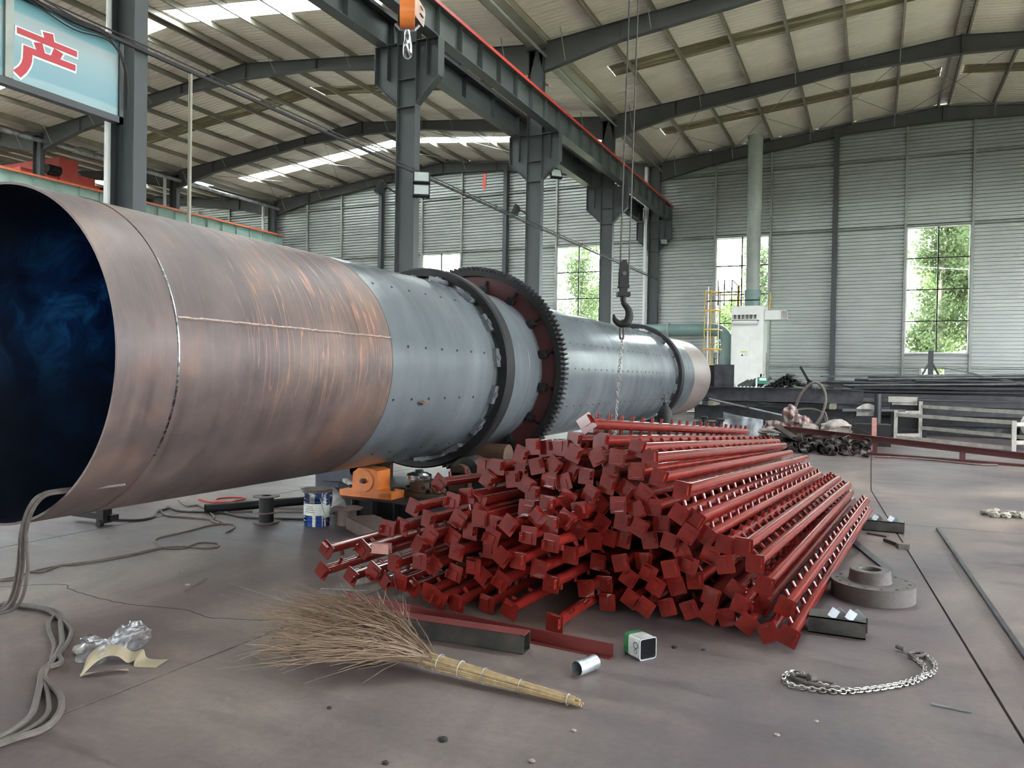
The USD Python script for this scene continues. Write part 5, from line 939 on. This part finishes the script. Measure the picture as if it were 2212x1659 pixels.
part(t, 'railing', cat(*[tube(p, .022, 5) for p in (((-5.85, 33.1, 4.55), (-5.85, 33.1, 5.6), (-5.3, 33.1, 5.6), (-5.3, 33.1, 4.55)), ((-6.3, 33.1, 5.1), (-4.9, 33.1, 5.1)), ((-6.3, 33.1, 4.75), (-4.2, 33.1, 4.75)), ((-5.6, 33.1, 4.55), (-5.6, 33.1, 5.6)), ((-5.05, 33.1, 4.5), (-5.05, 33.1, 5.35), (-5.3, 33.1, 5.6)))]), M['black'])
part(t, 'rail_yellow', cat(*[tube(p, .03, 6) for p in (((-5.02, 33.2, 4.5), (-5.02, 33.2, 5.4)), ((-5.75, 33.2, 5.0), (-5.3, 33.2, 5.0)), ((-3.85, 33.4, 4.4), (-3.8, 33.4, 4.9), (-3.83, 33.5, 5.1)))]), M['yellow'])
t = thing('cage_ladder', 'yellow caged ladder beside the dust collector', 'ladder', (-6.1, 33.4, 0))
for x in (-6.32, -5.88): part(t, 'rail', tube([(x, 33.5, 0), (x, 33.5, 5.4)], .025, 6), M['white_paint'])
for z in np.arange(.3, 5.3, .3): part(t, 'rung', tube([(-6.32, 33.5, z), (-5.88, 33.5, z)], .014, 5), M['yellow'])
for z in (1.0, 1.9, 2.75, 3.55, 4.35, 5.1): part(t, 'cage_hoop', tube([(-6.1 + .36 * math.cos(q), 33.5 - .62 * math.sin(q), z) for q in np.linspace(0, math.pi, 13)], .035, 5), M['yellow'])
for q in (.5, 1.57, 2.6): part(t, 'cage_bar', tube([(-6.1 + .36 * math.cos(q), 33.5 - .62 * math.sin(q), .9), (-6.1 + .36 * math.cos(q), 33.5 - .62 * math.sin(q), 5.2)], .018, 5), M['yellow' if q > 1 else 'black'])
t = thing('air_duct', 'large grey-green air duct bending down beside the ladder', 'duct', (-7, 34.2, 0))
el = [(-10.5, 34.3, 3.62), (-6.6, 34.3, 3.62)] + [(-6.2 + .55 * math.sin(q), 34.3, 3.07 + .55 * math.cos(q)) for q in np.linspace(0, math.pi / 2, 8)] + [(-5.65, 34.3, .2)]
part(t, 'duct', tube(el, .27, 20), M['duct_teal'], smooth=40)
part(t, 'flange', cat(cyl((-8.2, 34.3, 3.62), (-8.15, 34.3, 3.62), .31, 20)), M['duct'])
single('dark_cabinet', cat(bb(-4.9, -4.3, 26.3, 26.9, 0, 1.98), box((-4.2, 26.4, .6), (.6, .8, 1.2), .1)), M['black'], 'dark machine cabinet just past the far end of the drum', 'cabinet')
single('leaning_plate', box((-4.35, 26.0, 1.0), (.62, .04, 2.0), .12, None), M['dark_stock'], 'dark plate leaning beside the machine cabinet', 'plate')
t = thing('tripod_frame', 'grey tripod frame standing before the low window opening', 'stand', (2.02, 33.5, 0))
part(t, 'mast', bb(1.93, 2.11, 33.45, 33.6, 0, 2.72), M['steel_dark'])
for x in (1.45, 2.6): part(t, 'brace', bar((2.02, 33.5, 2.35), (x, 33.4, 1.2), .07, .07), M['steel_dark'])
# stock of long bars on the right
rs = random.Random(8)
for k, (y, z, h, x0, x1, ln) in enumerate(((25.0, 1.08, .42, -4.9, -.2, 'uppermost'), (24.6, .5, .46, -5.0, .3, 'middle'), (24.2, .12, .24, -4.6, 1.4, 'lowest'))):
    t = thing('steel_beam', f'long dark rolled steel beam stacked beyond the drum, {ln} of the stack', 'steel beam', ((x0 + x1) / 2, y, z))
    m = isection((x0, y, z), (x1, y, z), h, .26, .012, .02); part(t, 'beam', m, M['dark_stock'])
for k in range(3):
    for x in (-4.4, -1.0): single('timber_block', bb(x - .08, x + .08, 24.0, 25.2, (.24, .73, .865)[k] - (.0, 0, 0)[k], (.27, .865, .87)[k]), M['bark'], 'short timber packing between the stacked steel beams', 'timber', 'timber packing between the stacked beams')
rods = []
for k in range(150):
    c = rs.gauss(0, .30); x = -2.3 + c; zt = 1.30 + max(0, .42 - abs(c) * .62) * rs.random() ** .6; y = 24.75 + rs.uniform(0, .12); rods.append(cyl((x, y, zt), (x + rs.uniform(-.08, .08), y + 1.6, zt - .0), .022, 6))
single('rod_bundle', cat(rods), M['black'], 'heap of thin black rods, ends towards the viewer, on the stacked beams', 'rods', kind='stuff')
for k in range(7): single('angle_offcut', bar((-3.75 + .11 * k, 24.9, 1.32), (-3.45 + .11 * k, 25.1, 1.5 + rs.uniform(0, .12)), .08, .01, (0, 1, 0)), M['dark_stock'], 'dark angle offcut leaning left of the black rod heap', 'angle bar', 'angle offcuts beside the rod heap')
t = thing('carton', 'small green and white carton beside the black rod heap', 'carton', (-2.98, 24.75, 1.3))
part(t, 'box', box((-3.0, 24.75, 1.51), (.30, .2, .2), .1), M['green_box']); part(t, 'print', box((-2.98, 24.645, 1.55), (.20, .004, .08), .1), M['white_paint']); part(t, 'side', box((-3.17, 24.7, 1.42), (.05, .14, .26), .1), M['white_paint'])
single('lever_arm', cat(bar((-1.95, 25.0, 1.95), (-1.7, 25.0, 1.5), .05, .07), bar((-1.75, 25.0, 1.55), (-1.5, 25.0, 1.45), .05, .05), bb(-1.75, -1.6, 24.9, 25.1, 1.29, 1.5)), M['black'], 'dark lever arm sticking up right of the rod heap', 'lever')
for k in range(84):
    x0 = -1.0 + rs.uniform(-.3, 1.0) * (1 + k / 60); z = .34 + 1.35 * (k / 84) ** .8 + rs.uniform(-.03, .03); y = 26.0 + (k % 7) * .3 + rs.uniform(-.1, .1)
    q = rs.uniform(-.04, .04); dz = rs.uniform(-.06, .26) * (.2 + k / 90); x1 = x0 + rs.uniform(6, 9)
    m = isection((x0, y, z), (x1, y + q * 8, z + dz), .07, .06, .015, .015) if k % 4 == 0 else bar((x0, y, z), (x1, y + q * 8, z + dz), .05, .05) if k % 4 == 1 else cyl((x0, y, z), (x1, y + q * 8, z + dz), rs.uniform(.018, .04), 8)
    single('steel_bar', m, M['stock_a' if k % 3 else 'stock_b'], 'long dark steel bar in the stock stack along the end wall', 'steel bar', 'long bars of the stock stack')
for k in range(9): single('steel_plate', bb(-5.2 + .1 * (k % 3), 6.4 - .15 * (k % 4), 25.75 + .01 * (k % 2), 25.9 + .01 * k, .02 + .13 * k, .14 + .13 * k), M['stock_b' if k % 2 else 'dark_stock'], f'dark steel slab in the stack behind the long beams, {ORD[k]} from the floor', 'steel slab')
for y in (26.6, 28.2):
    for x in (-.4, 2.6, 5.5): single('stock_trestle', cat(bb(x - .06, x + .06, y - .5, y + .9, .1, .24), bb(x - .06, x + .06, y - .4, y - .3, 0, .1), bb(x - .06, x + .06, y + .7, y + .8, 0, .1)), M['black'], 'low black trestle under the stock stack of bars', 'trestle', 'trestles under the stock stack')
single('leaning_bar', bar((2.1, 28.6, 2.02), (4.3, 25.0, 1.42), .05, .04), M['girt'], 'pale thin bar lying slantwise over the stock stack', 'steel bar')
for k, (x0, x1, y, z, h) in enumerate(((-.6, 4.6, 25.4, .42, .26), (.6, 6, 25.2, .70, .22), (.9, 6.2, 25.4, .93, .18))): single('steel_channel', isection((x0, y, z), (x1, y, z + .05), h, .12, .012, .014), M['dark_stock'], f'wide dark channel in front of the stock stack, {("lowest", "middle", "uppermost")[k]} of three', 'steel channel')
for k, (x, y0, y1) in enumerate(((.2, 25.2, 26), (3.8, 25.1, 26))): single('packing_block', bb(x - .1, x + .1, y0, y1, 0, .30), M['black'], f'dark block under the wide channels, {("left", "right")[k]} one', 'block')
# white rack frame
A, B = np.array((.62, 23.5, 0)), np.array((3.0, 21.15, 0)); w = np.array((.62, .62, 0))
t = thing('rack_frame', 'worn white welded rack frame standing before the steel stock', 'rack', (1.8, 22.3, 0))
for p, h, nm in ((A, .78, 1), (B, .70, 1), (A + w, 1.02, 1), (B + w * .6, .98, 1)): part(t, 'post', bar(p, p + (0, 0, h), .11, .09, (1, 0, 0)), M['rack_white'])
for p, q, z in ((A, B, .66), (A, B, .06), (A + w, B + w * .6, .88), (A + w, B + w * .6, .30), (A, A + w, .72), (A, A + w, .10), (B, B + w * .6, .62), (B, B + w * .6, .2)): part(t, 'rail', bar(p + (0, 0, z), q + (0, 0, z), .06, .09), M['rack_white'])
for k in range(3): single('thin_bar', bar((-.7, 22.9 + .05 * k, .74 + .02 * k), (.85, 23.6 + .04 * k, .76 + .01 * k), .03, .03), M['dark_stock'], 'thin dark bar resting over the left end of the white rack', 'steel bar', 'thin bars over the rack end')
single('metal_hood', cat(box((.8, 24.25, 1.05), (.72, .02, .16), -.1), box((.85, 24.45, 1.12), (.66, .4, .015), -.1), box((.85, 24.35, .93), (.6, .3, .05), -.1)), M['rack_white'], 'pale folded sheet metal hood behind the rack', 'sheet metal')
single('scrap_box', bb(.5, 1.2, 24.25, 24.7, 0, .9), M['black'], 'dark box under the pale metal hood', 'box')
single('curved_sheet_scrap', cloth(lambda u, v: np.array((-.35 + .55 * u, 23.2 + .25 * math.sin(3 * u), .82 + .12 * math.sin(3.1 * u) * (1 - v) - .22 * v)), 12, 5), M['rack_white'], 'pale curved sheet scrap left of the metal hood', 'sheet metal', smooth=True)
single('post_pipe', cyl((.17, 22.9, 0), (.17, 22.9, 1.22), .085, 18), M['dark_stock'], 'dark upright pipe left of the rack', 'pipe', smooth=40)
single('pink_post', cat(bb(.03, .13, 19.48, 19.56, 0, .73)), M['pink'], 'short pink-primed post before the dark upright pipe', 'post')
single('square_bin', bb(-.35, .45, 20.6, 21.2, 0, .52), M['black'], 'dark steel bin behind the pink post', 'bin')
t = thing('red_beam', 'long dark red steel beam lying across in front of the stock', 'steel beam', (.5, 19.0, .2))
P, Q = np.array((-1.86, 19.5, .40)), np.array((3.9, 17.5, .10))
part(t, 'channel', isection(P, Q, .13, .11, .014, .014), M['red_dark'])
for f in (.34, .62, .86):
    c = P + (Q - P) * f; part(t, 'leg', bb(c[0] - .05, c[0] + .05, c[1] - .04, c[1] + .04, 0, c[2] - .06), M['red_dark'])
single('red_flat', bar((-.3, 18.3, .03), (3.4, 17.2, .02), .10, .05), M['red_dark'], 'dark red flat bar on the floor below the long red beam', 'steel bar')
single('bent_strip', tube([(.1, 17.7, .02), (.9, 17.6, .03), (1.8, 17.2, .02), (2.2, 17.25, .02)], .02, 5, 4), M['plate_dusty'], 'thin bent strip on the floor below the long red beam', 'steel strip')
# scrap half rings
for k in range(78):
    x, y = -1.75 + rs.random() * 1.75, 17.5 + rs.random() * 1.9; z = .075 + (.18 * rs.random() if y > 18.0 and k % 2 else 0); r = rs.uniform(.07, .12); R = rotz(rs.uniform(-1.2, 1.2)) @ rotx(rs.uniform(-.5, .5))
    a0 = rs.uniform(0, 3); a1 = a0 + rs.uniform(3.2, 5.6); V = []; F = []; n = 12
    for i in range(n + 1):
        q = a0 + (a1 - a0) * i / n
        for rr_, yy in ((r, -.06), (r, .06), (r - .012, .06), (r - .012, -.06)): V.append((rr_ * math.cos(q), yy, rr_ * math.sin(q)))
    for i in range(n):
        for j in range(4): F += [(4 * i + j, 4 * i + (j + 1) % 4, 4 * i + 4 + (j + 1) % 4), (4 * i + j, 4 * i + 4 + (j + 1) % 4, 4 * i + 4 + j)]
    mv = move((np.array(V), np.array(F)[:, ::-1]), (x, y, 0), R); zmin = mv[0][:, 2].min(); mv = move(mv, (0, 0, -zmin + (z - .075) + .001))
    single('scrap_ring', mv, M['dark_scrap'], 'dark offcut ring in the scrap heap beyond the red tubes', 'scrap', 'scrap rings in the heap')
single('steel_stand', cat(bb(-1.92, -1.86, 17.5, 17.56, 0, .40), bb(-2.0, -1.78, 17.45, 17.6, .38, .40), bb(-2.1, -1.6, 17.48, 17.58, .16, .18)), M['girt'], 'small grey steel stand at the left end of the scrap heap', 'stand')
for k in range(10): single('sheet_strip', cloth(lambda u, v, k=k: np.array((-2.05 + .9 * u * rs_[k][0] + .12 * v, 18.5 + rs_[k][1] + .3 * v, .10 + rs_[k][2] * math.sin(3 * u) + .05 * k * (1 - u))), 12, 3), M['dark_scrap'], 'thin dark sheet strip lying over the scrap heap', 'sheet metal', 'sheet strips over the scrap heap', smooth=True) if (rs_ := [(random.Random(k).uniform(.5, 1), random.Random(k + 9).uniform(-.2, .5), random.Random(k + 5).uniform(.02, .1)) for k in range(10)]) else None
single('curved_sheet', cat(*[(lambda m: m)(turnedsheet) for turnedsheet in (cloth(lambda u, v: np.array((-3.62 + 1.02 * u, 21.6 - .28 * math.sin(math.pi * u) + .15 * u, .02 + v * (.64 - .18 * u))), 16, 3),)]), M['galv'], 'curved bright galvanised sheet standing behind the red tubes', 'sheet metal', smooth=True)
t = thing('hoop_hose', 'large grey hose bent into upright hoops by the tarpaulin', 'hose', (-1.4, 21, 0))
part(t, 'hose', tube([(-2.0, 21.2, .1), (-1.80, 21.1, .68), (-1.60, 21.05, 1.22), (-1.30, 21, 1.50), (-1.08, 21, 1.34), (-1.03, 21, 1.0), (-1.16, 21, .59), (-1.40, 21, .25), (-1.6, 21, .05)], .035, 8, 6), M['rubber'], smooth=40)
part(t, 'hose', tube([(-1.9, 21.4, .75), (-1.4, 21.3, .82), (-1.1, 21.2, .72), (-1.0, 21.1, .45), (-.95, 21.1, .1)], .028, 8, 6), M['rubber'], smooth=40)
part(t, 'hose', tube([(-1.35, 21.4, .1), (-1.15, 21.2, .5), (-1.05, 21.15, .75), (-.95, 21.1, .40), (-.85, 21.0, .1)], .028, 8, 6), M['rubber'], smooth=40)
def heap(u, v, c, s, seed, amp):
    n1 = meshkit.fbm(np.array([[u * 4, v * 4, seed]]), 4, seed)[0] - .4
    e = math.sin(math.pi * u) ** .6 * math.sin(math.pi * v) ** .6
    return np.array((c[0] + (u - .5) * s[0], c[1] + (v - .5) * s[1] , max(.01, c[2] + s[2] * e * (1 + amp * n1 * 2))))
single('tarpaulin', cat(blob((-2.1, 20.55, .30), (.36, .3, .22), 41, .5, 2.2), blob((-1.80, 20.6, .52), (.20, .18, .36), 42, .55, 2.2), blob((-1.52, 20.3, .46), (.24, .2, .24), 43, .5, 2.2), blob((-1.95, 20.2, .14), (.5, .3, .16), 44, .5, 2.2)), M['tarp'], 'crumpled striped tarpaulin heaped among the scrap', 'tarpaulin', smooth=True)
for k, (c, s) in enumerate((((-.72, 19.9, .42), (.34, .25, .20)), ((-1.32, 20.0, .36), (.2, .2, .17)), ((-2.1, 19.9, .30), (.36, .25, .12)))): single('woven_sack', cat(blob(c, s, 80 + k, .35, 2), ), M['sack'], f'pale woven sack on the scrap heap, {("largest, right of the hose", "smallest, below the hose", "flat one left of the tarpaulin")[k]}', 'sack', smooth=True)
for k, c in enumerate(((-.75, 19.9), (-1.32, 20.0), (-2.1, 19.9))): single('scrap_crate', bb(c[0] - .3, c[0] + .3, c[1] - .22, c[1] + .22, 0, (.24, .2, .19)[k]), M['dark_scrap'], f'dark scrap crate under a pale sack, {("right", "middle", "left")[k]} one', 'crate')
single('rubber_strip', cloth(lambda u, v: np.array((-.62 + .85 * u, 19.5 + .3 * v, .30 + .22 * math.sin(1.2 + 2.2 * u) - .04 * v)), 16, 3), M['pink'], 'arched pinkish rubber strip right of the sacks', 'strip', smooth=True)
single('pale_pipe', cyl((-4.3, 23.2, .95), (-2.0, 22.3, .55), .03, 8), M['galv'], 'pale thin pipe slanting before the stacked beams', 'pipe')
for k, (x, y) in enumerate(((-3.05, 17.9), (-3.55, 18.6))): single('small_jack', cat(bb(x - .09, x + .09, y - .09, y + .09, 0, .12), cyl((x, y, .12), (x, y, .6), .05, 8), bb(x - .07, x + .07, y - .07, y + .07, .6, .66)), M['black'], f'black jack stand under the far end of the drum, {("nearer", "farther")[k]} one', 'jack')
single('white_tank', cyl((3.75, 21.5, .55), (3.75, 22.6, .55), .42, 24), M['white_paint'], 'white tank end at the right edge beside the rack', 'tank', smooth=40)

# ================================================================ trees outside the end wall
def tree(x, y, h, spread, nleaf, seed, label, leaf, low=.2):
    r = random.Random(seed); nr = np.random.default_rng(seed)
    t = thing('tree', label, 'tree', (x, y, -.17))
    tr = [(x, y, -.17), (x + r.uniform(-.1, .1), y, h * .3), (x + r.uniform(-.3, .3), y, h * .65), (x + r.uniform(-.3, .3), y, h)]
    limbs = []; cl = []
    for k in range(26):
        f = low + (1 - low) * k / 26; z = h * f; a = r.uniform(0, 6.28); l = spread * (1 - .55 * f) * r.uniform(.6, 1.1)
        e = np.array((x + l * math.cos(a), y + l * math.sin(a), z + l * .75)); s = np.array((x, y, z)); limbs.append(tube([s, s * .5 + e * .5 + (0, 0, -.05 * l), e], [.05 * (1.1 - f), .03 * (1.1 - f), .012], 5))
        for q in (.35, .6, .8, 1.0): cl.append(s * (1 - q) + e * q)
    part(t, 'trunk', cat(tube(tr, [.2, .16, .1, .03], 8, 3), *limbs), M['bark'])
    cl = np.array(cl); c = cl[nr.integers(0, len(cl), nleaf)] + nr.normal(0, spread * .17, (nleaf, 3))
    u = nr.normal(size=(nleaf, 3)); u /= np.linalg.norm(u, axis=1, keepdims=True); w = np.cross(u, nr.normal(size=(nleaf, 3))); w /= np.linalg.norm(w, axis=1, keepdims=True)
    s = nr.uniform(.07, .12, (nleaf, 1))
    V = np.stack([c - u * s, c + w * s * .75, c + u * s, c - w * s * .75], 1).reshape(-1, 3); k = np.arange(nleaf)[:, None] * 4
    part(t, 'foliage', (V, np.vstack([k + [0, 1, 2], k + [0, 2, 3]])), leaf, kind='stuff')
TREES = [(3.1, 44, 11, 2.0, 9000, 'tall leafy tree filling the left of the right-hand window', 'leaf1'), (5.0, 46, 12, 2.2, 9000, 'tall leafy tree behind the right half of the right-hand window', 'leaf1'), (4.2, 53, 9, 2.4, 6000, 'far leafy tree behind the right-hand window', 'leaf2'),
         (-5.6, 45, 8.6, 1.7, 3800, 'leafy tree behind the flue in the middle window', 'leaf1'), (-8.3, 50, 6.2, 1.6, 2600, 'low tree in the left of the middle window', 'leaf2'), (-16.4, 46, 9.4, 2.0, 4200, 'leafy tree behind the window left of the fourth column', 'leaf1'), (-18.0, 52, 7.5, 2.2, 2600, 'lower tree behind the window left of the fourth column', 'leaf2'), (-27.5, 48, 7.6, 1.9, 2600, 'tree behind the window above the toothed ring', 'leaf1'), (10, 47, 11, 2.2, 2500, 'tree standing right of the windows outside', 'leaf1'), (-37, 49, 11, 2.2, 2000, 'tree standing outside the far left corner', 'leaf1')]
for k, (x, y, h, s, n, l, lf) in enumerate(TREES): tree(x, y, h, s, n, 100 + k, l, M[lf])
for k, (x, y) in enumerate(((2.2, 41), (3.4, 41.5), (4.6, 41.2), (-5.2, 42), (-6.6, 42.5))):
    r = np.random.default_rng(300 + k); c = np.array((x, y, .9)) + r.normal(0, 1, (900, 3)) * (.5, .4, .6); c[:, 2] = np.maximum(c[:, 2], -.1); u = r.normal(size=(900, 3)); u /= np.linalg.norm(u, axis=1, keepdims=True); w = np.cross(u, r.normal(size=(900, 3))); w /= np.linalg.norm(w, axis=1, keepdims=True); s = .07
    V = np.stack([c - u * s, c + w * s * .7, c + u * s, c - w * s * .7], 1).reshape(-1, 3); q = np.arange(900)[:, None] * 4
    t = thing('shrub', f'bright green shrub outside, {ORD[k]} from the right under the windows', 'shrub', (x, y, -.17)); part(t, 'foliage', (V, np.vstack([q + [0, 1, 2], q + [0, 2, 3]])), M['leaf2'], kind='stuff'); part(t, 'stem', tube([(x, y, -.17), (x, y, 1.0)], .03, 5), M['bark'])
